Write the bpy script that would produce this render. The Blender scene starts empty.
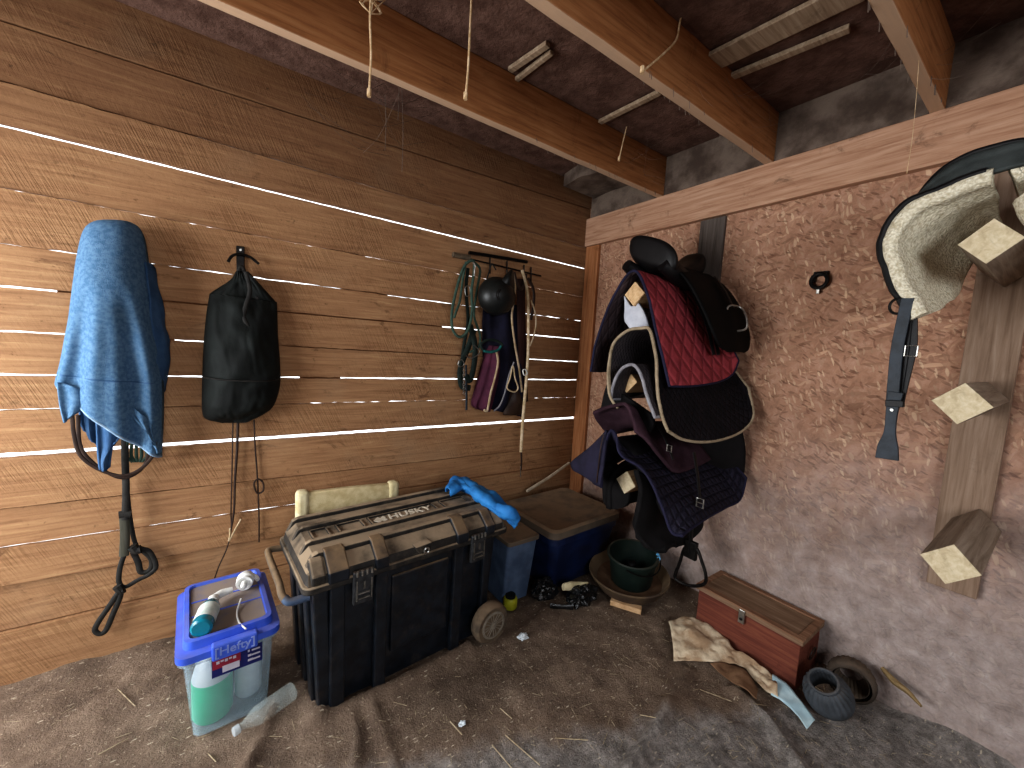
import bpy, bmesh, math, random
from mathutils import Vector, Matrix, noise

random.seed(7)
SC = bpy.context.scene
COL = SC.collection
H = 1.449                      # eye height of the camera
# ------------------------------------------------------------------ camera
FPX, ROLL, PITCH, YAW = 398.3, math.radians(-3.174), math.radians(5.48), math.radians(35.5)
FW = Vector((math.sin(YAW) * math.cos(PITCH), math.cos(YAW) * math.cos(PITCH), -math.sin(PITCH)))
_r0 = Vector((math.cos(YAW), -math.sin(YAW), 0)); _u0 = _r0.cross(FW)
RT = _r0 * math.cos(ROLL) - _u0 * math.sin(ROLL)
UP = _u0 * math.cos(ROLL) + _r0 * math.sin(ROLL)
cam = bpy.data.cameras.new('camera'); camo = bpy.data.objects.new('camera', cam); COL.objects.link(camo)
M = Matrix((RT, UP, -FW)).transposed().to_4x4(); M.translation = (0, 0, H)
camo.matrix_world = M
cam.sensor_width = 36; cam.lens = FPX * 36 / 1024; cam.clip_start = .02
SC.camera = camo

def ray(x, y): return FW + RT * ((x - 512) / FPX) - UP * ((y - 384) / FPX)
# survey helpers: a bearing taken from the photo's viewpoint, met with a real plane of the room
def Y(x, y, D): d = ray(x, y); return d * (D / d.y) + Vector((0, 0, H))
def X(x, y, E): d = ray(x, y); return d * (E / d.x) + Vector((0, 0, H))
def Z(x, y, z): d = ray(x, y); return d * ((z - H) / d.z) + Vector((0, 0, H))

# ------------------------------------------------------------------ materials
def srgb(c):
    if isinstance(c, str):
        c = [int(c[i:i + 2], 16) / 255 for i in (0, 2, 4)]
    return tuple((v / 12.92 if v <= .04045 else ((v + .055) / 1.055) ** 2.4) for v in c) + (1,)

class NT:
    def __init__(s, name):
        s.m = bpy.data.materials.new(name); s.m.use_nodes = True
        s.t = s.m.node_tree; s.b = s.t.nodes['Principled BSDF']
        s.tc = s.n('ShaderNodeTexCoord')
    def n(s, kind, **kw):
        o = s.t.nodes.new(kind)
        for k, v in kw.items(): setattr(o, k, v)
        return o
    def l(s, a, b): s.t.links.new(a, b)
    def put(s, sock, v):
        if hasattr(v, 'links') or hasattr(v, 'is_output'): s.l(v, sock)
        else: sock.default_value = v
    def mapping(s, src, scale=(1, 1, 1), rot=(0, 0, 0), loc=(0, 0, 0)):
        m = s.n('ShaderNodeMapping'); s.l(src, m.inputs[0])
        m.inputs['Scale'].default_value = scale; m.inputs['Rotation'].default_value = rot; m.inputs['Location'].default_value = loc
        return m.outputs[0]
    def noise(s, src, scale, detail=4, rough=.6, dist=0):
        o = s.n('ShaderNodeTexNoise'); s.l(src, o.inputs['Vector'])
        o.inputs['Scale'].default_value = scale; o.inputs['Detail'].default_value = detail
        o.inputs['Roughness'].default_value = rough; o.inputs['Distortion'].default_value = dist
        return o.outputs['Fac']
    def ramp(s, fac, stops):
        r = s.n('ShaderNodeValToRGB'); s.l(fac, r.inputs[0])
        e = r.color_ramp.elements
        while len(e) > 1: e.remove(e[-1])
        e[0].position, e[0].color = stops[0]
        for p, c in stops[1:]:
            k = e.new(p); k.color = c
        return r.outputs[0]
    def mix(s, fac, a, b, mode='MIX'):
        o = s.n('ShaderNodeMix', data_type='RGBA', blend_type=mode)
        s.put(o.inputs[0], fac); s.put(o.inputs[6], a); s.put(o.inputs[7], b)
        return o.outputs[2]
    def math(s, op, a, b=0, clamp=False):
        o = s.n('ShaderNodeMath', operation=op, use_clamp=clamp); s.put(o.inputs[0], a); s.put(o.inputs[1], b)
        return o.outputs[0]
    def rng(s, v, a, b, c=0, d=1):
        o = s.n('ShaderNodeMapRange', interpolation_type='SMOOTHSTEP'); s.put(o.inputs[0], v)
        for i, q in enumerate((a, b, c, d)): o.inputs[i + 1].default_value = q
        return o.outputs[0]
    def bump(s, h, strength=.3, dist=.01, prev=None):
        o = s.n('ShaderNodeBump'); s.l(h, o.inputs['Height']); o.inputs['Strength'].default_value = strength
        o.inputs['Distance'].default_value = dist
        if prev is not None: s.l(prev, o.inputs['Normal'])
        return o.outputs[0]
    def done(s, col, rough=.8, nrm=None, metal=0, spec=.3):
        s.put(s.b.inputs['Base Color'], col); s.put(s.b.inputs['Roughness'], rough)
        s.b.inputs['Metallic'].default_value = metal; s.b.inputs['Specular IOR Level'].default_value = spec
        if nrm is not None: s.l(nrm, s.b.inputs['Normal'])
        return s.m

G = lambda v: (v, v, v, 1)
def mat(name, c1, c2=None, rough=.8, scale=12, bump=.2, bscale=80, bdist=.003, metal=0, spec=.3, dust=None, dustamt=.8, dustmin=.3, dscale=9):
    t = NT(name); ob = t.tc.outputs['Object']
    c1 = srgb(c1); c2 = srgb(c2) if c2 else tuple(v * .6 for v in c1[:3]) + (1,)
    col = t.mix(t.rng(t.noise(ob, scale, 5), .35, .65), c1, c2)
    r = rough
    if dust:
        g = t.n('ShaderNodeNewGeometry'); sp = t.n('ShaderNodeSeparateXYZ'); t.l(g.outputs['Normal'], sp.inputs[0])
        up = t.rng(sp.outputs['Z'], dustmin, .95)
        f = t.math('MULTIPLY', up, t.rng(t.noise(ob, dscale, 6), .25, .6), True)
        f = t.math('MULTIPLY', f, dustamt)
        f2 = t.math('MULTIPLY', t.rng(t.noise(ob, dscale * 3, 6, .7), .5, .8), (.12 if 'tool_box' in name else .25) * dustamt)
        f = t.math('ADD', f, f2, True)
        col = t.mix(f, col, srgb(dust))
        r = t.math('ADD', rough, t.math('MULTIPLY', f, .5), True)
    nr = t.bump(t.noise(ob, bscale, 5, .65), bump, bdist) if bump else None
    return t.done(col, r, nr, metal, spec)

def m_boards():
    t = NT('rough_sawn_boards'); ob = t.tc.outputs['Object']
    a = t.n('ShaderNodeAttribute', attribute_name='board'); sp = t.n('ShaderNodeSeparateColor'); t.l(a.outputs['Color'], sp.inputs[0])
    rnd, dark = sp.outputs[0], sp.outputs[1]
    off = t.n('ShaderNodeCombineXYZ'); t.l(t.math('MULTIPLY', rnd, 37.0), off.inputs[0]); t.l(t.math('MULTIPLY', rnd, 11.0), off.inputs[2])
    v = t.n('ShaderNodeVectorMath', operation='ADD'); t.l(ob, v.inputs[0]); t.l(off.outputs[0], v.inputs[1]); v = v.outputs[0]
    grain = t.noise(t.mapping(v, (1.6, 1, 26)), 2.2, 7, .65, .6)
    col = t.ramp(grain, [(.2, srgb('78583d')), (.42, srgb('967152')), (.6, srgb('a7825f')), (.82, srgb('bf9f76'))])
    # saw kerf marks running steeply across each board
    kn = t.noise(t.mapping(t.mapping(v, (1, 1, 1), (0, .42, 0)), (150, 1, 7)), 1.0, 3, .6)
    kerf = t.math('MULTIPLY', t.rng(kn, .42, .62), t.rng(t.noise(v, 2.2, 3), .40, .62))
    col = t.mix(t.math('MULTIPLY', kerf, .38), col, srgb('755335'))
    st = t.rng(t.noise(t.mapping(v, (1, 1, 2.2)), 5.5, 8, .75, .8), .56, .72)
    col = t.mix(t.math('MULTIPLY', st, .7), col, srgb('442a1b'))
    sp2 = t.rng(t.noise(v, 34, 4, .7), .62, .75)
    col = t.mix(t.math('MULTIPLY', sp2, .6), col, srgb('38220f'))
    gy = t.rng(t.noise(v, 1.7, 4), .5, .75)
    col = t.mix(t.math('MULTIPLY', gy, .35), col, srgb('a08a70'))
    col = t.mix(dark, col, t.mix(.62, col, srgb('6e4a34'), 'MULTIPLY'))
    h = t.math('ADD', t.math('MULTIPLY', grain, .6), t.math('ADD', t.math('MULTIPLY', kerf, .25), t.math('MULTIPLY', t.noise(v, 60, 4), .4)))
    return t.done(col, .85, t.bump(h, .55, .006), spec=.2)

def m_wood(name, dark, mid, light, axis=0, scale=2.2, stain=.5, bump=.35):
    t = NT(name); ob = t.tc.outputs['Object']
    sc = [24, 24, 24]; sc[axis] = 1.4
    g = t.noise(t.mapping(ob, tuple(sc)), scale, 7, .65, .5)
    col = t.ramp(g, [(.25, srgb(dark)), (.5, srgb(mid)), (.75, srgb(light))])
    st = t.rng(t.noise(ob, 7, 8, .75, .6), .55, .75)
    col = t.mix(t.math('MULTIPLY', st, stain), col, tuple(v * .3 for v in srgb(dark)[:3]) + (1,))
    return t.done(col, .8, t.bump(t.math('ADD', g, t.math('MULTIPLY', t.noise(ob, 70, 4), .4)), bump, .004), spec=.25)

def m_osb():
    t = NT('strand_board'); ob = t.tc.outputs['Object']
    base = t.ramp(t.noise(ob, 16, 8, .75), [(.25, srgb('7d5c4a')), (.5, srgb('a47e67')), (.75, srgb('bb9883'))])
    col = base; hsum = t.noise(ob, 50, 5)
    pal = [('d0ab8c', '6b4836'), ('b58e74', '8a6450'), ('dcbf9f', '775040'), ('a98068', '583b2d')]
    for i, ang in enumerate((.25, 1.05, 1.9, 2.65)):
        wob = t.n('ShaderNodeVectorMath', operation='ADD')
        w = t.n('ShaderNodeTexNoise'); t.l(ob, w.inputs['Vector']); w.inputs['Scale'].default_value = 9; w.inputs['Detail'].default_value = 2
        ws = t.n('ShaderNodeVectorMath', operation='SCALE'); t.l(w.outputs['Color'], ws.inputs[0]); ws.inputs['Scale'].default_value = .05
        t.l(ob, wob.inputs[0]); t.l(ws.outputs[0], wob.inputs[1])
        rv = t.mapping(wob.outputs[0], (1, 1, 1), (ang, 0, 0), (0, .37 * i, .71 * i))
        vm = t.mapping(rv, (1, 14 + 5 * i, 62 + 16 * i))
        vo = t.n('ShaderNodeTexVoronoi', feature='F1'); t.l(vm, vo.inputs['Vector']); vo.inputs['Scale'].default_value = 1.0
        s = t.n('ShaderNodeSeparateColor'); t.l(vo.outputs['Color'], s.inputs[0])
        keep = t.rng(s.outputs[0], .66, .69); inn = t.rng(vo.outputs['Distance'], .55, .42)
        f = t.math('MULTIPLY', keep, inn)
        fc = t.mix(s.outputs[1], srgb(pal[i][0]), srgb(pal[i][1]))
        col = t.mix(t.math('MULTIPLY', f, .6), col, fc)
        hsum = t.math('ADD', hsum, t.math('MULTIPLY', f, .5))
    # dark knots and nicks; dusty lower down, with cool daylight put into that colour
    col = t.mix(t.math('MULTIPLY', t.rng(t.noise(t.mapping(ob, (1, 2.2, 1)), 22, 6, .7), .66, .74), .75), col, srgb('3a2216'))
    sp = t.n('ShaderNodeSeparateXYZ'); t.l(ob, sp.inputs[0])
    low = t.rng(t.math('ADD', t.math('ADD', sp.outputs['Z'], t.math('MULTIPLY', sp.outputs['Y'], .28)), t.math('MULTIPLY', t.noise(ob, 2.5, 5), 1.1)), 2.3, .95)
    dust_light = t.ramp(t.noise(ob, 12, 7, .7), [(.3, srgb('7f7672')), (.55, srgb('a59b97')), (.8, srgb('c4bcba'))])
    col = t.mix(t.math('MULTIPLY', low, .82), col, dust_light)
    return t.done(col, .85, t.bump(hsum, .5, .005), spec=.2)

def m_floor():
    t = NT('packed_dirt_and_matting'); ob = t.tc.outputs['Object']
    a = t.n('ShaderNodeAttribute', attribute_name='ground'); s = t.n('ShaderNodeSeparateColor'); t.l(a.outputs['Color'], s.inputs[0])
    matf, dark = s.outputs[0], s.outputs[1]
    dirt = t.ramp(t.noise(ob, 7, 9, .72), [(.25, srgb('52453b')), (.5, srgb('7a6859')), (.75, srgb('9c8977'))])
    rub = t.ramp(t.noise(ob, 22, 9, .78), [(.28, srgb('4b4744')), (.45, srgb('7c7671')), (.62, srgb('a39c96')), (.78, srgb('c6beb6'))])
    f = t.math('ADD', matf, t.math('MULTIPLY', t.math('SUBTRACT', t.noise(ob, 5, 6, .7), .5), 1.0), True)
    col = t.mix(t.rng(f, .25, .75), dirt, rub)
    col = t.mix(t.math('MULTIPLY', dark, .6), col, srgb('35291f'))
    sp = t.rng(t.noise(ob, 95, 3, .6), .62, .70)
    col = t.mix(t.math('MULTIPLY', sp, .6), col, srgb('c4b59d'))
    sk = t.rng(t.noise(t.mapping(ob, (1, 1, 1), (0, 0, .9)), 48, 8, .8), .40, .30)
    col = t.mix(t.math('MULTIPLY', sk, .7), col, srgb('2b2420'))
    chip = t.n('ShaderNodeTexVoronoi', feature='F1'); t.l(t.mapping(ob, (34, 110, 1), (0, 0, .7)), chip.inputs['Vector']); chip.inputs['Scale'].default_value = 1
    cs = t.n('ShaderNodeSeparateColor'); t.l(chip.outputs['Color'], cs.inputs[0])
    cf = t.math('MULTIPLY', t.rng(cs.outputs[0], .9, .92), t.rng(chip.outputs['Distance'], .32, .2))
    col = t.mix(t.math('MULTIPLY', cf, .7), col, srgb('d2c6b0'))
    h = t.math('ADD', t.noise(ob, 30, 9, .75), t.math('MULTIPLY', t.noise(ob, 120, 4, .7), .45))
    return t.done(col, .92, t.bump(h, .9, .012), spec=.25)

def m_quilt(name, c1, c2, size=.05, square=False, strength=.8, rough=.85, line=.55):
    t = NT(name); uv = t.tc.outputs['UV']; ob = t.tc.outputs['Object']
    sp = t.n('ShaderNodeSeparateXYZ'); t.l(uv, sp.inputs[0])
    u, v = sp.outputs[0], sp.outputs[1]
    if not square:
        p = t.math('ADD', t.math('MULTIPLY', u, .6), v); q = t.math('SUBTRACT', t.math('MULTIPLY', u, .6), v)
    else: p, q = u, v
    def fold(x):
        f = t.math('FRACT', t.math('MULTIPLY', x, 1 / size))
        return t.math('ABSOLUTE', t.math('SUBTRACT', f, .5))
    d = t.math('MAXIMUM', fold(p), fold(q))           # .5 on the stitch lines
    puff = t.rng(d, .5, .22)
    col = t.mix(t.rng(t.noise(ob, 14, 5), .35, .65), srgb(c1), srgb(c2))
    col = t.mix(t.math('MULTIPLY', t.rng(d, .42, .49), line), col, tuple(x * .25 for x in srgb(c2)[:3]) + (1,))
    h = t.math('ADD', puff, t.math('MULTIPLY', t.noise(ob, 250, 3), .1))
    return t.done(col, rough, t.bump(h, strength, .012), spec=.2)

def m_fleece(name, c1, c2):
    t = NT(name); ob = t.tc.outputs['Object']
    vo = t.n('ShaderNodeTexVoronoi', feature='SMOOTH_F1'); t.l(ob, vo.inputs['Vector']); vo.inputs['Scale'].default_value = 150
    n = t.noise(ob, 70, 6, .75)
    col = t.mix(t.rng(t.math('ADD', t.math('MULTIPLY', vo.outputs['Distance'], .6), t.math('MULTIPLY', n, .5)), .3, .75), srgb(c1), srgb(c2))
    h = t.math('SUBTRACT', n, vo.outputs['Distance'])
    return t.done(col, .95, t.bump(h, .75, .007), spec=.1)

def m_glass(name, col, rough=.25, alpha=.35):
    t = NT(name); ob = t.tc.outputs['Object']
    t.b.inputs['Alpha'].default_value = alpha
    c = t.mix(t.rng(t.noise(ob, 10, 5), .35, .7), srgb(col), tuple(v * .8 for v in srgb(col)[:3]) + (1,))
    return t.done(c, rough, t.bump(t.noise(ob, 30, 3), .1, .002), spec=.5)

BOARD = m_boards(); OSB = m_osb(); FLOOR = m_floor()
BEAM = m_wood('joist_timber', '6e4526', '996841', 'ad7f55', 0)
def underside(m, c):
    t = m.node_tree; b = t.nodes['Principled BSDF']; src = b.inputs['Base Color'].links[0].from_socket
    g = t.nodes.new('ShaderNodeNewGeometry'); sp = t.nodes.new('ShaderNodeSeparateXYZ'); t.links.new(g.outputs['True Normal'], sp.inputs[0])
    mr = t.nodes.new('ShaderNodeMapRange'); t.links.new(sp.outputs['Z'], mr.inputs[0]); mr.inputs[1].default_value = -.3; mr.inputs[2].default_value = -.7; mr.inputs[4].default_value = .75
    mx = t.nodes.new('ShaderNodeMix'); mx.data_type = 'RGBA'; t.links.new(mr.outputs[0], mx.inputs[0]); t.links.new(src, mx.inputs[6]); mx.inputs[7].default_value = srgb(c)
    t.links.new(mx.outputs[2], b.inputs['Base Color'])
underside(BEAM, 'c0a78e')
PLATE = m_wood('header_timber', '8a624b', 'b08a70', 'c6a58c', 1, stain=.75)
STUD = m_wood('stud_timber', '665140', '8a7462', 'a08c7a', 2, stain=.5)
GREYWOOD = m_wood('grey_timber', '38312b', '59504a', '6d645c', 2)
PALEW = m_wood('pale_end_grain', 'a8977a', 'c4b596', 'd6cab0', 0, stain=.5)
POSTW = m_wood('weathered_post', '5a4c40', '857666', '9d8f80', 0, stain=.4)
TANPOST = m_wood('tan_post', 'a07c56', 'c8a47c', 'd8b892', 0, stain=.3)
DECK = mat('dusty_ceiling_deck', '51392f', '6b5146', .95, 11, .8, 40, .01, dust=None)
WEBBED = mat('webbed_ceiling_deck', '4b3e36', '74665b', .95, 6, .7, 45, .008)
CHESTW = m_wood('red_stained_wood', '4f2a22', '6d3c2f', '84503c', 1, stain=.6)
CHESTT = m_wood('dusty_chest_lid', '5a4331', '7f6550', '97806b', 1, stain=.35)
DUST = '8b7357'
M_ = {
 'husky': mat('black_tool_box_plastic', '10151c', '1b222b', .4, 20, .25, 120, .002, spec=.5, dust='8d7558', dustamt=.95, dustmin=.15, dscale=6),
 'husky_lid': mat('dusty_lid_plastic', '23211f', '33302d', .6, 20, .3, 90, .002, dust='a18e76', dustamt=.95, dustmin=.2, dscale=5),
 'latch': mat('latch_metal', '55575a', '3d3e40', .45, 30, .15, 100, metal=.6, dust='6f604f', dustamt=.5),
 'chrome': mat('worn_bright_metal', 'b5b3ad', '83817b', .3, 40, .1, 100, metal=.9),
 'white_print': mat('white_print', 'd5cdbd', 'c0b49f', .7, 30, .1),
 'steel': mat('dark_steel', '2a2725', '1a1817', .45, 40, .2, 120, metal=.7),
 'tube': mat('dusty_grey_tube', '6b5d4c', '50463a', .7, 20, .2, dust='937a5c', dustamt=.6),
 'tyre': mat('dusty_tyre', '4a4138', '6c5d4c', .9, 15, .4, dust='85705a', dustamt=.7),
 'wheel': mat('wheel_plastic', '8a8275', '6f675b', .7, 20, .2),
 'navybin': mat('navy_bin_plastic', '17284f', '101c3a', .4, 8, .1, 60, spec=.5, dust='6a5a48', dustamt=.3),
 'greylid': mat('dusty_grey_bin_lid', '595046', '6b5f52', .75, 6, .25, dust='8d7860', dustamt=.85),
 'slate': mat('slate_bin_plastic', '5a6c85', '43536b', .5, 8, .15, dust='6d6152', dustamt=.6),
 'totelid': mat('bright_blue_lid', '4468da', '3a5ac6', .4, 8, .15, 60, spec=.5, dust='8d8175', dustamt=.3, dscale=7),
 'totepanel': mat('dusty_blue_lid_panel', '6b6f8c', '857c78', .8, 9, .3, dust='8f8073', dustamt=.75),
 'tote': m_glass('clear_tote_plastic', 'bcd6e4', .25, .2),
 'clear': m_glass('clear_bottle_plastic', 'dbe6e2', .08, .24),
 'green_liquid': mat('green_liquid', '3fd0a0', '2fbb8c', .4, 6, .05, spec=.4),
 'jug': mat('cloudy_white_plastic', 'd6e0e4', 'b9c6cd', .45, 8, .05),
 'jug2': mat('cloudy_blue_white_plastic', 'a9bccb', '8ca2b4', .45, 8, .05),
 'white': mat('white_plastic', 'eeeeea', 'd5d5d0', .4, 12, .05, spec=.5),
 'labelwhite': mat('bottle_label', 'd5dcd5', 'b9c8c2', .6, 40, .05),
 'teal': mat('teal_bottle_plastic', '0b7f93', '086a80', .2, 10, .03, spec=.6),
 'stickerblue': mat('sticker_navy', '232a6b', '1a2058', .5, 10, .02),
 'stickerred': mat('sticker_red', '9c2f45', '7d2438', .5, 10, .02),
 'towel': mat('blue_terry_towel', '6788a6', '4f7192', .95, 75, .9, 330, .006, spec=.1),
 'towel_in': mat('blue_towel_inside', '4d6d92', '405f84', .95, 20, .9, 330, .006, spec=.1),
 'hem': mat('towel_hem', '9ab4cb', '7d9ab6', .9, 30, .5, 300),
 'nylon': mat('black_nylon', '111413', '1a1f1d', .72, 9, .3, 160, .003, spec=.25),
 'leather': mat('black_leather', '0c0b0c', '141213', .5, 14, .25, 140, .002, spec=.3),
 'flapleather': mat('matt_black_leather', '070707', '0c0b0b', .65, 14, .25, 140, .002, spec=.12),
 'softblack': mat('black_felt', '0f0d0e', '171415', .9, 14, .5, 200),
 'brownleather': mat('brown_leather', '2b1d17', '3a2a22', .5, 14, .25, 140),
 'strapblack': mat('black_webbing', '1d1c1a', '2b2926', .7, 30, .4, 300),
 'strapblue': mat('blue_grey_leather', '2b333c', '1d2329', .5, 16, .25, 120),
 'greenrope': mat('green_rope', '43574b', '33463d', .9, 30, .8, 220, .004),
 'halter': mat('dark_green_webbing', '1f2a25', '15201c', .8, 20, .4, 200),
 'tealpad': mat('teal_padding', '1d6a66', '14514f', .85, 20, .4),
 'cream': mat('cream_cord', 'c9b599', 'a8926f', .85, 30, .5, 200),
 'helmet': mat('black_helmet_shell', '111313', '1a1d1c', .42, 10, .12, 120, spec=.45),
 'navycloth': mat('navy_cloth', '1b1a2e', '131222', .9, 12, .4, 200),
 'maroon': mat('maroon_cloth', '54263a', '421c2e', .85, 12, .4, 200),
 'brownfleece': mat('dark_brown_felt', '46323a', '37262d', .95, 12, .7, 180, .006, spec=.1),
 'redquilt': m_quilt('red_quilted_cotton', '9c4248', '88383f', .085, strength=.75, line=.5),
 'blackquilt': m_quilt('black_quilted_cotton', '1c161b', '131014', .034, strength=.7),
 'greyquilt': m_quilt('grey_quilted_lining', '4d4648', '3d383b', .022, strength=.6),
 'brownlining': m_quilt('dark_brown_lining', '4d4042', '403437', .07, strength=.4),
 'navyquilt': m_quilt('navy_quilted_cotton', '2a2735', '201d2a', .04, square=True, strength=.9),
 'navylining': mat('navy_lining', '2b283c', '222030', .9, 12, .4),
 'navybind': mat('navy_binding', '211f38', '1a182e', .8, 20, .3),
 'beigebind': mat('beige_piping', 'a3937c', '877862', .85, 20, .5),
 'greybind': mat('light_grey_piping', '98969a', '7d7b80', .85, 20, .5),
 'whitecloth': mat('white_cloth', 'c9cbd2', 'adb0ba', .9, 8, .2),
 'fleece': m_fleece('cream_fleece', 'e6dfca', 'b9ad92'),
 'greenblack': mat('dark_green_cordura', '343938', '414645', .75, 16, .4, 220),
 'bucket': mat('dark_green_bucket', '182420', '212d27', .55, 10, .2, dust='6b5e4c', dustamt=.3),
 'pan': mat('muddy_rubber_pan', '4b3d33', '66553f', .85, 8, .4, dust='7d6850', dustamt=.7),
 'bluetape': mat('pale_blue_plastic', '6db4e0', '58a0d0', .4, 10, .05),
 'feed': mat('dry_mud_in_pan', '6b523d', '57412f', .95, 12, .7),
 'blackbag': mat('black_plastic_film', '0f1112', '1b1d1f', .25, 10, .5, 45, .01, spec=.6),
 'bootrubber': mat('grey_black_rubber', '4a4e53', '3b3f43', .65, 14, .3, 90, dust='75695c', dustamt=.3),
 'dirtyrubber': mat('muddy_rubber', '554a40', '3d342d', .85, 14, .5, dust='7b6a58', dustamt=.7),
 'paper': mat('dirty_cream_paper_sack', 'dccdb2', 'a88e72', .85, 11, .5, 30, .006),
 'paperwhite': mat('white_sack_edge', 'c6dde2', 'aac6cf', .6, 12, .2),
 'paperbrown': mat('muddy_paper', '7d6048', '614834', .9, 9, .5, 30, .006),
 'scrap': mat('white_scrap', 'dfe6ea', 'c2ccd2', .7, 20, .2),
 'bluecloth': mat('bright_blue_fabric', '3380bf', '2769a6', .7, 9, .35, 160),
 'canvas': mat('cream_canvas', 'cfc098', 'b8a67c', .9, 18, .6, 150, .003),
 'canvas2': mat('pale_cream_frame', 'dcd2ae', 'c6b88e', .8, 14, .3),
 'yellow': mat('yellow_green_plastic', 'a6a62e', '8b8a22', .5, 12, .1),
 'twine': mat('sun_bleached_twine', 'd6bd9a', 'b3946c', .9, 60, .5, 300),
 'web': mat('dusty_cobweb', '75665a', '5c5048', 1, 30, 0),
 'straw': mat('straw', 'b5a68a', '8c7b62', .9, 50, .2),
 'stickwhite': mat('pale_stick', 'cfc2ad', 'b0a18a', .7, 20, .2),
 'stone': mat('bare_earth', '57432f', '6a533c', .95, 9, .6),
}

# ------------------------------------------------------------------ mesh helpers
def bmn(): return bmesh.new()

def add_box(bm, c, s, rot=None):
    r = bmesh.ops.create_cube(bm, size=1)
    m = Matrix.Translation(Vector(c)) @ (rot.to_4x4() if rot else Matrix()) @ Matrix.Diagonal((*s, 1))
    bmesh.ops.transform(bm, matrix=m, verts=r['verts'])
    return r['verts']

def box_between(bm, lo, hi):
    lo, hi = Vector(lo), Vector(hi)
    return add_box(bm, (lo + hi) / 2, hi - lo)

def catmull(pts, n, closed=False):
    pts = [Vector(p) for p in pts]
    if len(pts) == 2 and not closed:
        return [pts[0].lerp(pts[1], i / (n - 1)) for i in range(n)]
    m = len(pts); segs = m if closed else m - 1
    out = []
    cnt = n if closed else n
    for i in range(cnt):
        t = i / (n if closed else n - 1) * segs
        k = min(int(t), segs - 1); f = t - k
        def g(j):
            if closed: return pts[j % m]
            if j < 0: return pts[0] * 2 - pts[1]
            if j >= m: return pts[-1] * 2 - pts[-2]
            return pts[j]
        a, b, c, d = g(k - 1), g(k), g(k + 1), g(k + 2)
        out.append(.5 * ((2 * b) + (c - a) * f + (2 * a - 5 * b + 4 * c - d) * f * f + (3 * b - a - 3 * c + d) * f ** 3))
    return out

def add_tube(bm, pts, r, seg=8, n=None, closed=False, flat=1.0, caps=True):
    """tube along a smoothed path; r number or list; flat<1 squashes it into a strap"""
    path = catmull(pts, n, closed) if n else [Vector(p) for p in pts]
    m = len(path); rings = []
    prev = None
    for i, p in enumerate(path):
        a = path[(i - 1) % m] if (closed or i > 0) else p
        b = path[(i + 1) % m] if (closed or i < m - 1) else p
        t = (b - a)
        if t.length < 1e-9: t = Vector((0, 0, 1))
        t.normalize()
        if prev is None:
            ref = Vector((0, -1, 0)) if abs(t.y) < .9 else Vector((1, 0, 0))
            nn = (ref - t * ref.dot(t)).normalized()
        else:
            nn = prev - t * prev.dot(t)
            nn = nn.normalized() if nn.length > 1e-6 else prev
        prev = nn; bb = t.cross(nn)
        if isinstance(r, (list, tuple)):
            q = i / (m - 1) * (len(r) - 1); k = min(int(q), len(r) - 2); rr = r[k] * (1 - q + k) + r[k + 1] * (q - k)
        else: rr = r
        rings.append([bm.verts.new(p + (nn * math.cos(w) * flat + bb * math.sin(w)) * rr) for w in (2 * math.pi * j / seg for j in range(seg))])
    for i in range(m if closed else m - 1):
        A, B = rings[i], rings[(i + 1) % m]
        for j in range(seg): bm.faces.new((A[j], A[(j + 1) % seg], B[(j + 1) % seg], B[j]))
    if caps and not closed:
        bm.faces.new(rings[0][::-1]); bm.faces.new(rings[-1])
    return rings

def add_rings(bm, rings, cap=True, closed=True):
    R = [[bm.verts.new(p) for p in ring] for ring in rings]
    n = len(R[0])
    for a, b in zip(R, R[1:]):
        for j in range(n if closed else n - 1): bm.faces.new((a[j], a[(j + 1) % n], b[(j + 1) % n], b[j]))
    if cap:
        bm.faces.new(R[0][::-1]); bm.faces.new(R[-1])
    return R

def add_lathe(bm, prof, origin=(0, 0, 0), axis=(0, 0, 1), seg=28, wob=None, close=False):
    ax = Vector(axis).normalized(); q = Vector((0, 0, 1)).rotation_difference(ax); o = Vector(origin)
    rings = []
    for r, z in prof:
        ring = []
        for j in range(seg):
            w = 2 * math.pi * j / seg; rr = r * (wob(w, z) if wob else 1)
            ring.append(o + q @ Vector((rr * math.cos(w), rr * math.sin(w), z)))
        rings.append(ring)
    add_rings(bm, rings, cap=not close)

def add_prism(bm, outline, thick):
    """outline: list of 3D points (planar), extruded by vector thick"""
    a = [bm.verts.new(Vector(p)) for p in outline]; b = [bm.verts.new(Vector(p) + Vector(thick)) for p in outline]
    n = len(a); bm.faces.new(a[::-1]); bm.faces.new(b)
    for i in range(n): bm.faces.new((a[i], a[(i + 1) % n], b[(i + 1) % n], b[i]))

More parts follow.
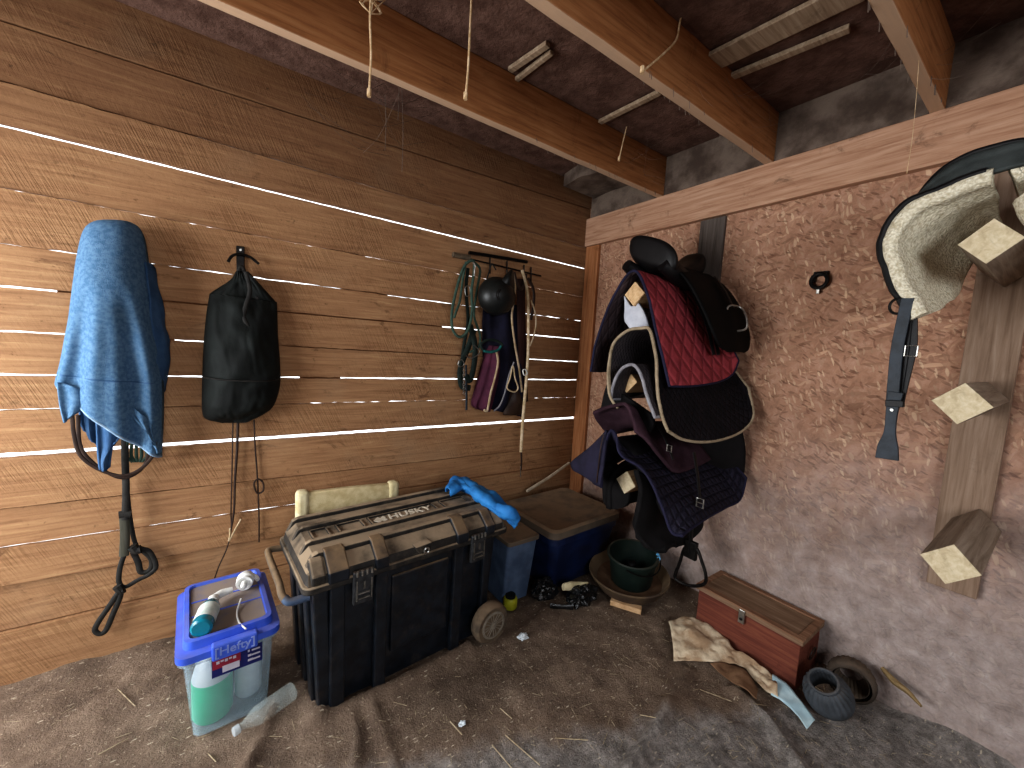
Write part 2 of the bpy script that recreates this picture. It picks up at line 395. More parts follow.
def sheet(rows, nu, nv, amp=0, freq=6, seed=0, fold=None):
    """smooth cloth surface through rows of control points; UVs in metres"""
    rr = [catmull(r, nu) for r in rows]
    cols = [catmull([r[i] for r in rr], nv) for i in range(nu)]
    P = [[cols[i][j] for i in range(nu)] for j in range(nv)]
    if amp or fold:
        Q = []
        for j in range(nv):
            row = []
            for i in range(nu):
                p = P[j][i]
                du = P[j][min(i + 1, nu - 1)] - P[j][max(i - 1, 0)]; dv = P[min(j + 1, nv - 1)][i] - P[max(j - 1, 0)][i]
                nn = du.cross(dv); nn = nn.normalized() if nn.length > 1e-9 else Vector((0, 0, 1))
                d = amp * noise.fractal(p * freq + Vector((seed * 3.1, seed, 0)), 1, 2, 3) if amp else 0
                if fold: d += fold(i / (nu - 1), j / (nv - 1))
                row.append(p + nn * d)
            Q.append(row)
        P = Q
    bm = bmn(); uvl = bm.loops.layers.uv.new('UVMap')
    V = [[bm.verts.new(p) for p in row] for row in P]
    mid = nv // 2; L = [0]
    for i in range(1, nu): L.append(L[-1] + (P[mid][i] - P[mid][i - 1]).length)
    K = [0]; mi = nu // 2
    for j in range(1, nv): K.append(K[-1] + (P[j][mi] - P[j - 1][mi]).length)
    for j in range(nv - 1):
        for i in range(nu - 1):
            f = bm.faces.new((V[j][i], V[j][i + 1], V[j + 1][i + 1], V[j + 1][i]))
            for lp, (a, b) in zip(f.loops, ((i, j), (i + 1, j), (i + 1, j + 1), (i, j + 1))): lp[uvl].uv = (L[a], K[b])
    return bm, P

def border(P, sides='tblr'):
    nv, nu = len(P), len(P[0]); out = []
    if 't' in sides: out += P[0][:-1]
    if 'r' in sides: out += [P[j][nu - 1] for j in range(nv - 1)]
    if 'b' in sides: out += P[nv - 1][::-1][:-1]
    if 'l' in sides: out += [P[j][0] for j in range(nv - 1, 0, -1)]
    return out

def pillow(rows, nu=40, nv=40, back=.2, fold=None, amp=0, freq=7, power=.8):
    """closed soft body hung on the left wall: rows are (left point, right point, bulge toward the room)"""
    Ls = catmull([r[0] for r in rows], nv); Rs = catmull([r[1] for r in rows], nv)
    Bs = catmull([Vector((r[2], 0, 0)) for r in rows], nv)
    rings = []
    for j in range(nv):
        ring = []; b = max(Bs[j].x, .002)
        for i in range(nu):
            s = i / (nu - 1) * 2 - 1
            p = Ls[j].lerp(Rs[j], (s + 1) / 2)
            d = b * max(1 - abs(s) ** 2.6, 0) ** power
            if fold: d += fold((s + 1) / 2, j / (nv - 1)) * min(1, (1 - abs(s)) * 6)
            if amp: d += amp * noise.fractal(p * freq, 1, 2, 3) * min(1, (1 - abs(s)) * 6)
            ring.append(p + Vector((0, -d, 0)))
        for i in range(nu - 2, 0, -1):
            s = i / (nu - 1) * 2 - 1
            ring.append(Ls[j].lerp(Rs[j], (s + 1) / 2) + Vector((0, back * b * max(1 - s * s, 0) ** .5 + .002, 0)))
        rings.append(ring)
    bm = bmn(); add_rings(bm, rings)
    return bm

def blob(bm, c, r, sc=(1, 1, 1), amp=.25, freq=3, seed=0, sub=4):
    g = bmesh.ops.create_icosphere(bm, subdivisions=sub, radius=1)
    for v in g['verts']:
        d = v.co.normalized()
        k = 1 + amp * noise.fractal(d * freq + Vector((seed * 7.3, seed, 0)), 1, 2, 4)
        v.co = Vector(c) + Vector((d.x * sc[0], d.y * sc[1], d.z * sc[2])) * r * k

WL = {}
def base_of(bm):
    xs = [v.co.x for v in bm.verts]; ys = [v.co.y for v in bm.verts]; zs = [v.co.z for v in bm.verts]
    return Vector(((min(xs) + max(xs)) / 2, (min(ys) + max(ys)) / 2, min(zs)))

def obj(name, bm, m, parent=None, smooth=True, bevel=0, solid=0, mats=None, moff=0, sub=0, angle=40, seg=2, weld=True, offset=0):
    bmesh.ops.recalc_face_normals(bm, faces=bm.faces) if not solid else None
    o0 = WL[parent.name] if parent is not None else base_of(bm)
    bmesh.ops.translate(bm, vec=-o0, verts=bm.verts)
    me = bpy.data.meshes.new(name); bm.to_mesh(me); bm.free()
    if smooth:
        for p in me.polygons: p.use_smooth = True
        try: me.set_sharp_from_angle(angle=math.radians(angle))
        except Exception: pass
    o = bpy.data.objects.new(name, me); COL.objects.link(o)
    for q in (mats or [m]): me.materials.append(q)
    if parent is not None: o.parent = parent
    else: o.location = o0
    WL[o.name] = o0
    if bevel:
        b = o.modifiers.new('bevel', 'BEVEL'); b.width = bevel; b.segments = seg; b.limit_method = 'ANGLE'; b.angle_limit = math.radians(35)
    if solid:
        s = o.modifiers.new('solid', 'SOLIDIFY'); s.thickness = solid; s.offset = offset; s.material_offset = moff; s.material_offset_rim = 0
    if sub:
        s = o.modifiers.new('sub', 'SUBSURF'); s.levels = sub; s.render_levels = sub
    return o

def thing(name, label, cat, loc, group=None):
    o = bpy.data.objects.new(name, None); COL.objects.link(o); o.location = loc; WL[o.name] = Vector(loc); o.empty_display_size = .1
    o['label'] = label; o['category'] = cat
    if group: o['group'] = group
    return o
def tag(o, label, cat, group=None, kind=None):
    o['label'] = label; o['category'] = cat
    if group: o['group'] = group
    if kind: o['kind'] = kind
    return o
def struct(o, label=None):
    o['kind'] = 'structure'
    if label: o['label'] = label
    return o

def add_text(bm, body, origin, right, up, size, depth=.001, width=None, shear=0):
    cu = bpy.data.curves.new('lettering', 'FONT'); cu.body = body; cu.size = 1; cu.align_x = 'CENTER'; cu.align_y = 'CENTER'; cu.extrude = .02; cu.shear = shear; cu.offset = .012
    t = bpy.data.objects.new('lettering', cu); COL.objects.link(t)
    bpy.context.view_layer.update()
    me = bpy.data.meshes.new_from_object(t.evaluated_get(bpy.context.evaluated_depsgraph_get()))
    right, up = Vector(right).normalized(), Vector(up).normalized(); nn = right.cross(up)
    xs = [v.co.x for v in me.vertices]; sx = size if width is None else width / (max(xs) - min(xs))
    base = len(bm.verts); vs = []
    for v in me.vertices:
        vs.append(bm.verts.new(Vector(origin) + right * v.co.x * sx + up * v.co.y * size + nn * (v.co.z / .04 + .5) * depth))
    for p in me.polygons:
        try: bm.faces.new([vs[i] for i in p.vertices])
        except ValueError: pass
    bpy.data.objects.remove(t); bpy.data.curves.remove(cu); bpy.data.meshes.remove(me)

# ------------------------------------------------------------------ setting
WX, WY = 2.3, 2.3            # planes of the right wall and of the left (boarded) wall
X0, Y0, ZC = -1.75, -1.9, 2.69

# board wall: each seam (z at x=-1.7, z at x=2.3, gap width, how uneven)
seams = [(2.70, 2.70, 0, 0), (2.465, 2.533, .007, .001), (2.295, 2.237, .006, .003), (2.151, 2.082, .009, .002), (1.933, 1.862, .006, .0035),
         (1.733, 1.675, .0045, .004), (1.576, 1.530, .008, .003), (1.418, 1.350, .006, .0035), (1.248, 1.203, .008, .003),
         (1.117, 1.062, .005, .004), (.941, .895, .016, .003), (.741, .672, .006, .002), (.585, .516, .006, .002), (.437, .345, .007, .001),
         (.228, .225, .006, .001), (-.2, -.2, 0, 0)]
bm = bmn(); cl = bm.loops.layers.float_color.new('board')
NXB = 130
for i in range(len(seams) - 1):
    top, bot = seams[i], seams[i + 1]
    rnd = random.random(); dk = .8 if i == 0 else .8 if i == 1 else .5 if i == 2 else .15 if i == 3 else .05  # upper boards: redder wood, plus shade from the deck put into the colour
    yoff = (.005 if i % 2 else -.005) + random.uniform(-.003, .003); L = []
    for k in range(NXB + 1):
        f = k / NXB; x = -1.75 + f * 4.05
        def edge(s, sg, q):
            g = s[2] / 2 + s[3] * noise.fractal(Vector((x * 21, q * 5.7 + sg, 0)), 1, 2, 3)
            return s[0] + (s[1] - s[0]) * f + sg * max(g, -.0015) * (1 if s[2] else 0)
        zt, zb = edge(top, -1, i), edge(bot, 1, i + 1)
        y = WY + yoff + .003 * noise.noise(Vector((x * 1.5, i * 9, 0)))
        L.append([bm.verts.new((x, y, zt)), bm.verts.new((x, y, zb)), bm.verts.new((x, y + .024, zb)), bm.verts.new((x, y + .024, zt))])
    fs = []
    for a, b in zip(L, L[1:]):
        for j in range(4): fs.append(bm.faces.new((a[j], a[(j + 1) % 4], b[(j + 1) % 4], b[j])))
    fs.append(bm.faces.new(L[0])); fs.append(bm.faces.new(L[-1][::-1]))
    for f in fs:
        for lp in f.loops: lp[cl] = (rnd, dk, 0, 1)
for q, xa, xb in ((1, -1.75, 2.3), (2, -1.75, -.1), (4, -.02, .1), (4, .42, .62), (5, .5, .75), (6, -.55, 1.1), (7, -.42, -.2), (7, -.05, 1.75), (8, .3, .5), (9, -.4, .3), (11, -1.75, 2.3), (12, .3, 2.3), (13, -1.75, 2.3), (14, -1.75, 2.3)):   # unseen strips added outside to block daylight, so these seams look dark
    za, zb = [seams[q][0] + (seams[q][1] - seams[q][0]) * ((xx + 1.75) / 4.05) for xx in (xa, xb)]
    add_prism(bm, [Vector((xa, WY + .036, za - .03)), Vector((xb, WY + .036, zb - .03)), Vector((xb, WY + .036, zb + .03)), Vector((xa, WY + .036, za + .03))], (0, .01, 0))
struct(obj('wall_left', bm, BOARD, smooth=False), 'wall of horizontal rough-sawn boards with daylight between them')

bm = bmn(); box_between(bm, (WX, Y0, -.2), (WX + .02, WY + .03, 2.75))
struct(obj('wall_right', bm, OSB, smooth=False), 'strand board wall panel')
# end wall and the open doorway beside the viewer, plus the wall behind
DY0, DY1, DZ = .8, 2.2, 2.3
bm = bmn()
box_between(bm, (X0 - .03, Y0, -.2), (X0, DY0, 2.75)); box_between(bm, (X0 - .03, DY1, -.2), (X0, WY + .03, 2.75)); box_between(bm, (X0 - .03, DY0, DZ), (X0, DY1, 2.75))
struct(obj('wall_end', bm, OSB, smooth=False), 'end wall with an open doorway')
bm = bmn(); box_between(bm, (X0, Y0 - .03, -.2), (WX + .02, Y0, 2.75))
struct(obj('wall_back', bm, OSB, smooth=False), 'wall behind the viewer')
bm = bmn(); box_between(bm, (X0 - .05, Y0 - .05, ZC), (WX + .05, WY + .05, ZC + .03))
struct(obj('ceiling', bm, DECK, smooth=False), 'dark dusty roof deck')

trim_n = [0]
def trim(lo, hi, m, label, bevel=.004, wob=0):
    trim_n[0] += 1
    b = bmn(); vs = box_between(b, lo, hi)
    ax = max(range(3), key=lambda k: hi[k] - lo[k])
    bmesh.ops.subdivide_edges(b, edges=[e for e in b.edges if abs((e.verts[0].co - e.verts[1].co)[ax]) > .5 * (hi[ax] - lo[ax])], cuts=24)
    if wob:
        for v in b.verts:
            q = noise.noise_vector(v.co * 6) * wob
            v.co += Vector([q[k] if k != ax else 0 for k in range(3)])
    return struct(obj('trim_%d' % trim_n[0], b, m, smooth=False, bevel=bevel), label)
for yy, lab in ((1.635, 'ceiling joist nearest the board wall'), (1.0, 'middle ceiling joist'), (.40, 'right-hand ceiling joist'), (-.21, 'ceiling joist overhead'), (-.82, 'ceiling joist behind the viewer')):
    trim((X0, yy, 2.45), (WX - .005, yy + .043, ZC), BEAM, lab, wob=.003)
trim((WX - .042, Y0, 2.245), (WX, WY, 2.45), PLATE, 'header board along the top of the strand board wall', wob=.004)
trim((WX - .028, 2.165, .0), (WX, WY - .005, 2.243), m_wood('corner_timber', '704428', 'a06c46', 'b58560', 2), 'corner upright board')
trim((WX - .02, 1.225, .55), (WX, 1.372, 2.243), GREYWOOD, 'grey upright board behind the saddles')
trim((WX - .035, .118, .60), (WX, .252, 2.243), STUD, 'upright board carrying the right-hand posts')
trim((WX - .03, Y0, 2.455), (WX, 2.27, ZC), WEBBED, 'blocking above the header board')
trim((1.95, 1.70, 2.60), (2.27, 2.24, 2.68), WEBBED, 'torn pale panel at the corner of the ceiling', wob=.02)
# broken battens under the deck
def slat(p, q, w, m, label):
    trim_n[0] += 1
    p, q = Vector(p), Vector(q); d = (q - p); L = d.length
    b = bmn(); add_box(b, (p + q) / 2, (L, w, .018), Vector((1, 0, 0)).rotation_difference(d.normalized()).to_matrix())
    return struct(obj('trim_%d' % trim_n[0], b, m, smooth=False, bevel=.003), label)
PALEB = m_wood('pale_batten', '6d5a48', '94806a', 'b3a28c', 0, stain=.6)
slat(Z(712, 62, 2.672), Z(862, -12, 2.672), .11, PALEB, 'pale batten across the roof deck')
slat(Z(510, 70, 2.675), Z(548, 44, 2.675), .028, PALEB, 'small pale batten end')
slat(Z(516, 80, 2.675), Z(552, 52, 2.675), .022, PALEB, 'small pale batten end')
slat(Z(600, 122, 2.675), Z(660, 92, 2.675), .03, PALEB, 'pale batten by the corner')
slat(Z(728, 78, 2.672), Z(850, 28, 2.672), .035, PALEB, 'thin batten beside the pale batten')

# ---- floor
folds = [([Z(243, 770, 0), Z(262, 735, 0), Z(276, 702, 0)], .016, .018), ([Z(352, 770, 0), Z(357, 738, 0), Z(352, 715, 0)], .012, .016),
         ([Z(625, 775, 0), Z(650, 742, 0), Z(668, 705, 0)], .028, .026), ([Z(672, 700, 0), Z(690, 668, 0)], .012, .02),
         ([Z(735, 690, 0), Z(770, 722, 0), Z(802, 772, 0)], .024, .026), ([Z(395, 770, 0), Z(385, 735, 0), Z(372, 705, 0)], .01, .02),
         ([Z(700, 775, 0), Z(718, 745, 0), Z(740, 725, 0)], .012, .02),
         ([Vector((.27, 1.50, 0)), Vector((.6, 1.51, 0)), Vector((.92, 1.535, 0))], .022, .04), ([Vector((.26, 1.52, 0)), Vector((.235, 1.7, 0))], .02, .04)]
folds = [(catmull(a, 20), h * 1.5, w) for a, h, w in folds]
def fheight(x, y):
    p = Vector((x, y, 0))
    h = .012 * noise.fractal(p * 3.1, 1, 2, 4) + .006 * noise.fractal(p * 17, 1, 2, 3)
    for q, a, w in folds:
        d = min((p - k).length for k in q)
        if d < 3 * w: h += a * math.exp(-(d / w) ** 2)
    h += .05 * max(0, 1 - (WY - y) / .22) ** 2 * (1 if x < 1.3 else .4) * (.5 + noise.noise(p * 4)) + .05 * max(0, 1 - (WX - x) / .2) ** 2 * (.6 + noise.noise(p * 5))
    return h - .008
bm = bmn(); cl = bm.verts.layers.float_color.new('ground')
FX0, FX1, FY0, FY1, FN = X0 - .3, WX + .05, Y0, WY + .05, None
nx, ny = 250, 250; V = []
edge_line = [Z(0, 728, 0), Z(200, 745, 0), Z(330, 735, 0), Z(420, 700, 0), Z(600, 705, 0), Z(690, 650, 0), Z(760, 720, 0), Z(1020, 745, 0)]
for j in range(ny + 1):
    row = []
    for i in range(nx + 1):
        fx, fy = i / nx, j / ny
        x = FX0 + (FX1 - FX0) * fx; y = FY0 + (FY1 - FY0) * fy
        v = bm.verts.new((x, y, fheight(x, y) if (x > -1.2 and y > -.3) else -.008))
        # matting in the middle of the room, bare earth toward the walls
        yb = 1.42 if x < .2 else 1.42 - (x - .2) * .42 if x < 1.3 else .96 - (x - 1.3) * .5
        mf = 1 / (1 + math.exp((y - yb + .12) / .06))
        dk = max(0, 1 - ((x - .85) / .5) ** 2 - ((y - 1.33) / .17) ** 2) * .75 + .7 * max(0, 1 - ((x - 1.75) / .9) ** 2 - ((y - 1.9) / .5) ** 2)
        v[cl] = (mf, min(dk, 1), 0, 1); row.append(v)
    V.append(row)
for j in range(ny):
    for i in range(nx): bm.faces.new((V[j][i], V[j][i + 1], V[j + 1][i + 1], V[j + 1][i]))
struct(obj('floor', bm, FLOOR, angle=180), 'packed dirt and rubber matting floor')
def gz(p): return fheight(p[0], p[1])

# ---- loose straw, too many bits to count
bm = bmn()
for k in range(1500):
    for _ in range(20):
        x, y = random.uniform(-.9, 2.2), random.uniform(.15, 2.2)
        if random.random() < (.9 if y < 1.4 else .25): break
    L = random.choice([.008, .012, .02, .03, .05]) * random.uniform(.6, 1.3); a = random.uniform(0, 6.28); w = random.uniform(.0005, .0011)
    d = Vector((math.cos(a), math.sin(a), random.uniform(-.1, .25))); c = Vector((x, y, fheight(x, y) + .003))
    add_tube(bm, [c - d * L / 2, c + d * L / 2 + Vector((0, 0, .002))], w, 4)
for (x, y, x2, y2) in [(118, 692, 135, 706), (98, 755, 128, 738), (208, 752, 216, 760), (450, 722, 462, 735), (492, 745, 512, 768), (555, 738, 588, 742), (500, 708, 512, 718), (640, 715, 655, 725), (700, 690, 732, 700), (505, 735, 540, 765)]:
    a, b = Z(x, y, 0), Z(x2, y2, 0); up = Vector((0, 0, .008)); a.z = fheight(a.x, a.y); b.z = fheight(b.x, b.y)
    add_tube(bm, [a + up, b + up], .0018, 5)
tag(obj('loose_straw', bm, M_['straw']), 'bits of straw and hay scattered over the dirt floor', 'straw', kind='stuff')
for px, py, r, lab in ((523, 637, .022, 'crumpled white scrap on the dirt beside the tool box wheel'), (462, 723, .012, 'small white scrap on the bare dirt in front of the tool box')):
    p = Z(px, py, 0); b = bmn(); blob(b, (p.x, p.y, gz(p) + r * .45), r, (1.1, .8, .6), .7, 2.2, px, 3)
    tag(obj('paper_scrap', b, M_['scrap'], smooth=False), lab, 'scrap', 'white scraps on the floor')

# ------------------------------------------------------------------ posts (saddle racks)
def post(y, z, x1, label, group, wood, half=.0445, ends=PALEW):
    t = thing('saddle_rack_post', label, 'post', (WX - .03, y, z - .063), group)
    b = bmn(); R = Matrix.Rotation(math.radians(45 + random.uniform(-2, 2)), 3, 'X')
    xe = WX - (.037 if y < 1 else .022)
    add_box(b, ((x1 + xe) / 2, y, z), (xe - x1, half * 2, half * 2), R); obj('beam_length', b, wood, t, smooth=False, bevel=.003)
    b = bmn(); add_box(b, (x1 - .001, y, z), (.003, half * 1.96, half * 1.96), R); obj('end_face', b, ends, t, smooth=False)
    return t
gR, gL = 'saddle rack posts on the right of the wall', 'saddle rack posts under the stacked tack'
post(.178, 1.815, 1.75, 'pale square post end under the fleece-lined saddle', gR, POSTW)
post(.183, 1.352, 1.76, 'bare square post, middle of the right-hand column', gR, POSTW)
post(.150, .882, 1.72, 'bare square post, lowest of the right-hand column', gR, POSTW)
TANEND = m_wood('tan_end_grain', 'a8835c', 'cfae84', 'ddc29c', 0, stain=.2)
post(1.345, 1.748, 1.70, 'tan post end inside the red saddle pad', gL, TANPOST, ends=TANEND)
post(1.345, 1.298, 1.70, 'tan post end inside the beige-piped black pad', gL, TANPOST, ends=TANEND)
post(1.30, .765, 1.70, 'pale post end inside the navy quilted pad', gL, TANPOST, ends=PALEW)

# ------------------------------------------------------------------ tack stack
def drape(name, label, rows, m_out, m_in, bind=None, br=.006, sides='tblr', thick=.012, amp=.006, cat='saddle pad', nu=60, nv=26, extra=None, freq=6):
    bm, P = sheet(rows, nu, nv, amp, freq)
    base = base_of(bm); t = thing(name, label, cat, base)
    o = obj('quilted_panel', bm, m_out, t, solid=thick, mats=[m_out, m_in], moff=1, offset=0)
    if bind is not None:
        b = bmn(); add_tube(b, border(P, sides), br, 8, closed=(sides == 'tblr'))
        obj('edge_binding', b, bind, t)
    return t, P
def dx(row, x, f=None):
    """the same cross-section moved along the post to x, optionally reshaped by f(y, z, k)"""
    n = len(row); out = []
    for k, p in enumerate(row):
        y, z = p.y, p.z
        if f: y, z = f(y, z, k / (n - 1))
        out.append(Vector((x, y, z)))
    return out

# top: red pad
fr = [X(px, py, 1.65) for px, py in [(591, 371), (597, 338), (608, 308), (621, 284), (631, 272), (640, 275), (650, 303), (659, 342), (670, 386)]]
def lift(k0):
    return lambda y, z, k: (y + (.02 * (1 - k)), z + k0 * (abs(k - .5) * 2) ** 2)
out_ = lambda k0, o: (lambda y, z, k: (y + .02 * (1 - k) - o * max(0, k - .55) / .45, z + k0 * (abs(k - .5) * 2) ** 2))
rows = [fr, dx(fr, 1.8, out_(0, .02)), dx(fr, 2.0, out_(.02, .035)), dx(fr, 2.13, out_(.06, .04)), dx(fr, 2.18, out_(.13, .04))]
drape('saddle_pad', 'red quilted saddle pad with navy binding under the black saddle', rows, M_['redquilt'], M_['brownlining'], M_['navybind'], .007)

# black saddle on the red pad
sad = thing('riding_saddle', 'black leather riding saddle resting on the red quilted pad', 'saddle', (2.02, 1.33, 1.8))
def ring(x, y0, w, z0, z1, n=28, p=.75):
    out = []
    for j in range(n):
        a = 2 * math.pi * j / n; c, s = math.cos(a), math.sin(a)
        out.append(Vector((x, y0 + w * math.copysign(abs(c) ** p, c), (z0 + z1) / 2 + (z1 - z0) / 2 * math.copysign(abs(s) ** p, s))))
    return out
spec = [(1.775, .06, 1.95, 2.0), (1.78, .12, 1.915, 2.035), (1.80, .148, 1.89, 2.045), (1.84, .135, 1.875, 1.985), (1.91, .10, 1.875, 1.94), (2.0, .08, 1.875, 1.93), (2.10, .085, 1.88, 1.975), (2.17, .08, 1.89, 2.03), (2.225, .05, 1.91, 2.02), (2.24, .02, 1.95, 1.99)]
rg = [[p + Vector((0, 0, (p.y - 1.335) * .38 * max(0, min(1, (1.92 - x) / .1)))) for p in ring(x, 1.335, w, a, b)] for x, w, a, b in spec]
rg = [[q for q in r] for r in zip(*[catmull([r[j] for r in rg], 36) for j in range(28)])]
b = bmn(); add_rings(b, rg); obj('seat', b, M_['leather'], sad)
for s in (-1, 1):
    b = bmn(); add_tube(b, [(1.775 - (s > 0) * .03, 1.335 + s * .085 + (s > 0) * .03, 1.895 + (s > 0) * .02), (1.84, 1.335 + s * .10, 1.872), (1.95, 1.335 + s * .10, 1.845), (2.08, 1.335 + s * .11, 1.84), (2.18, 1.335 + s * .11, 1.85)], [.03, .045, .047, .045, .03], 14, 22)
    obj('panel', b, M_['leather'], sad)
def flap_rows(s):
    # from the seat down the side: rows along x
    out = []
    for f, x0, x1, yy, zz in [(0, 1.85, 2.20, .09, 1.90), (.25, 1.84, 2.24, .18, 1.82), (.5, 1.85, 2.26, .26, 1.70), (.75, 1.87, 2.25, .315, 1.58), (.93, 1.92, 2.22, .335, 1.505), (1, 1.99, 2.17, .335, 1.48)]:
        out.append([Vector((x0 + (x1 - x0) * k / 4, 1.335 + s * (yy + .01 * math.sin(k / 4 * math.pi)), zz + .0 * k)) for k in range(5)])
    return out
for s in (-1, 1):
    if s == 1:
        rws = [[Vector((p.x, 1.335 + (p.y - 1.335) * .85, p.z + .05)) for p in r] for r in flap_rows(1)]
    else: rws = flap_rows(-1)
    b, P = sheet(rws, 20, 26, .004, 5)
    fl = obj('flap', b, M_['flapleather'], sad, solid=.012)
b = bmn()
for dxx in (0, .045):
    add_tube(b, [(1.93 + dxx, 1.225, 1.87), (1.94 + dxx, 1.15, 1.74), (1.955 + dxx, 1.085, 1.6), (1.97 + dxx, 1.045, 1.46)], .016, 8, 16, flat=.3)
obj('billet_strap', b, M_['leather'], sad)
b = bmn(); add_tube(b, [(2.12, 1.16, 1.87), (2.10, 1.09, 1.79), (2.09, 1.035, 1.70)], .016, 8, 10, flat=.3); obj('stirrup_leather', b, M_['leather'], sad)
st = [X(px, py, 2.08) for px, py in [(706, 303), (711, 316), (716, 327), (726, 322), (731, 325), (726, 316), (716, 305)]]
st = [Vector((2.07 + .008 * i, 1.012 + yy, zz)) for i, (yy, zz) in enumerate([(.035, 1.71), (.05, 1.66), (.05, 1.59), (.0, 1.585), (-.045, 1.60), (-.035, 1.66), (0, 1.705)])]
b = bmn(); add_tube(b, st, .0055, 8, 32, closed=True); obj('stirrup_iron', b, M_['chrome'], sad)

# white cloth wrapped round the top post
b, P = sheet([[X(px, py, 1.72) for px, py in r] for r in [[(625, 296), (631, 306), (639, 303)], [(625, 312), (634, 319), (644, 312)], [(626, 322), (634, 331), (649, 326)]]], 16, 14, .008, 12)
tag(obj('folded_cloth', b, M_['whitecloth'], solid=.015), 'white folded cloth hanging below the tan post inside the red pad', 'cloth')

# middle: black pad with beige piping
fr = [X(px, py, 1.63) for px, py in [(611, 398), (609, 374), (613, 346), (625, 333), (640, 328), (650, 329), (655, 352), (658, 385), (661, 412), (668, 431)]]
rows = [fr]
for xx, pe in ((1.72, (682, 439)), (1.84, (702, 442)), (1.98, (723, 439)), (2.12, (743, 430)), (2.2, (753, 415)), (2.235, (748, 388))):
    r = dx(fr, xx); e = X(*pe, xx); a = r[5] + Vector((0, .015, .005))
    for k in range(6, len(r)):
        f = (k - 5) / (len(r) - 6)
        r[k] = a.lerp(e, f) + Vector((0, .012 * math.sin(f * math.pi), 0))
    rows.append(r)
blk_, _P = drape('saddle_pad', 'black quilted saddle pad with beige piping under the red pad', rows, M_['blackquilt'], M_['greyquilt'], M_['beigebind'], .008, amp=.008)
b, P = sheet([[X(px, py, 1.68) for px, py in q] for q in [[(608, 384), (626, 396), (652, 414)], [(604, 398), (624, 404), (654, 424)], [(600, 413), (622, 410), (650, 432)]]], 18, 12, .008, 9)
obj('dark_under_fold', b, M_['softblack'], blk_, solid=.02)
# grey-lined pad on the same post
fr = [X(px, py, 1.60) for px, py in [(611, 399), (612, 388), (617, 375), (625, 367), (634, 366), (642, 378), (648, 398), (655, 417)]]
rows = [fr, dx(fr, 1.75), dx(fr, 1.95, lift(.03)), dx(fr, 2.1, lift(.1))]
drape('saddle_pad', 'grey quilted pad with light piping folded over the middle post', rows, M_['greyquilt'], M_['greyquilt'], M_['greybind'], .008, amp=.006)
b = bmn(); add_tube(b, [X(px, py, 1.585) for px, py in [(611, 350), (608, 372), (609, 392), (613, 402), (618, 408)]], .007, 8, 24)
# hanging beige tape
tag(obj('beige_tape', b, M_['beigebind']), 'beige tape loop hanging at the left of the beige-piped pad', 'tape')

# bottom: black saddle under the navy pad
fr = [X(px, py, 1.54) for px, py in [(601, 487), (603, 466), (605, 444), (611, 431), (617, 438), (621, 454), (640, 468), (653, 484), (662, 505), (671, 531), (682, 536)]]
rows = [fr]
for xx, pl, pe in ((1.66, (1.50, .72), (694, 526)), (1.8, (1.54, .76), (708, 517)), (2.0, (1.55, .80), (726, 507)), (2.15, (1.55, .88), (740, 499)), (2.22, (1.53, .95), (746, 478))):
    e = X(*pe, xx); a = Vector((xx, 1.36, .965)); r = [Vector((xx, *pl)), Vector((xx, 1.49, .86)), Vector((xx, 1.43, .945)), a]
    for f in (.12, .26, .42, .58, .73, .87, 1):
        r.append(a.lerp(e, f) + Vector((0, -.035, .045)) * math.sin(f ** .8 * math.pi))
    rows.append(r)
nav, _P = drape('saddle_pad', 'navy quilted saddle pad with open flaps, lowest of the stack', rows, M_['navyquilt'], M_['navylining'], M_['navybind'], .007, amp=.010, freq=5)
b, P = sheet([[X(px, py, xx) for px, py, xx in q] for q in [[(607, 430, 1.55), (592, 446, 1.56), (571, 463, 1.6)], [(606, 446, 1.53), (592, 460, 1.53), (574, 470, 1.58)], [(604, 468, 1.53), (597, 474, 1.53), (582, 475, 1.56)], [(601, 487, 1.54), (598, 485, 1.54), (590, 480, 1.56)]]], 16, 18, .006, 8)
fc = obj('folded_corner', b, M_['navylining'], nav, solid=.014)
b = bmn(); add_tube(b, [p + Vector((-.01, 0, 0)) for p in catmull([X(px, py, xx) for px, py, xx in [(605, 434, 1.53), (602, 448, 1.52), (600, 465, 1.52), (598, 482, 1.53)]], 20)], .003, 6); obj('white_stitching', b, M_['brownleather'], nav)
# brown half pad on top of the navy pad
rows = [[X(px, py, 1.56) for px, py in [(591, 415), (600, 411), (612, 407), (623, 406), (629, 420), (632, 434)]] + [],
        [X(px, py, 1.62) for px, py in [(596, 424), (606, 415), (620, 407), (634, 412), (640, 428), (650, 448)]],
        [Vector((1.75, 1.48, .97)), Vector((1.75, 1.40, 1.02)), Vector((1.75, 1.32, 1.05)), Vector((1.75, 1.25, 1.03)), Vector((1.75, 1.17, .965)), Vector((1.75, 1.08, .87))],
        [Vector((1.9, 1.46, .99)), Vector((1.9, 1.40, 1.03)), Vector((1.9, 1.32, 1.06)), Vector((1.9, 1.24, 1.035)), Vector((1.9, 1.15, .97)), Vector((1.9, 1.05, .885))],
        [Vector((2.05, 1.45, 1.0)), Vector((2.05, 1.40, 1.03)), Vector((2.05, 1.32, 1.05)), Vector((2.05, 1.24, 1.03)), Vector((2.05, 1.15, .98)), Vector((2.05, 1.06, .90))]]
bm, P = sheet(rows, 36, 26, .012, 5, 3)
for v in bm.verts: v.co += Vector((0, -.012, .012))
t = thing('half_pad', 'dark brown felt half pad lying over the navy quilted pad', 'saddle pad', base_of(bm))
obj('felt_panel', bm, M_['brownfleece'], t, solid=.016)
b = bmn(); add_tube(b, [X(px, py, xx) + Vector((-.02, -.02, 0)) for px, py, xx in [(657, 425, 1.72), (665, 440, 1.72), (672, 458, 1.72)]], .009, 8, 10, flat=.35)
sp_ = obj('strap', b, M_['leather'], t)
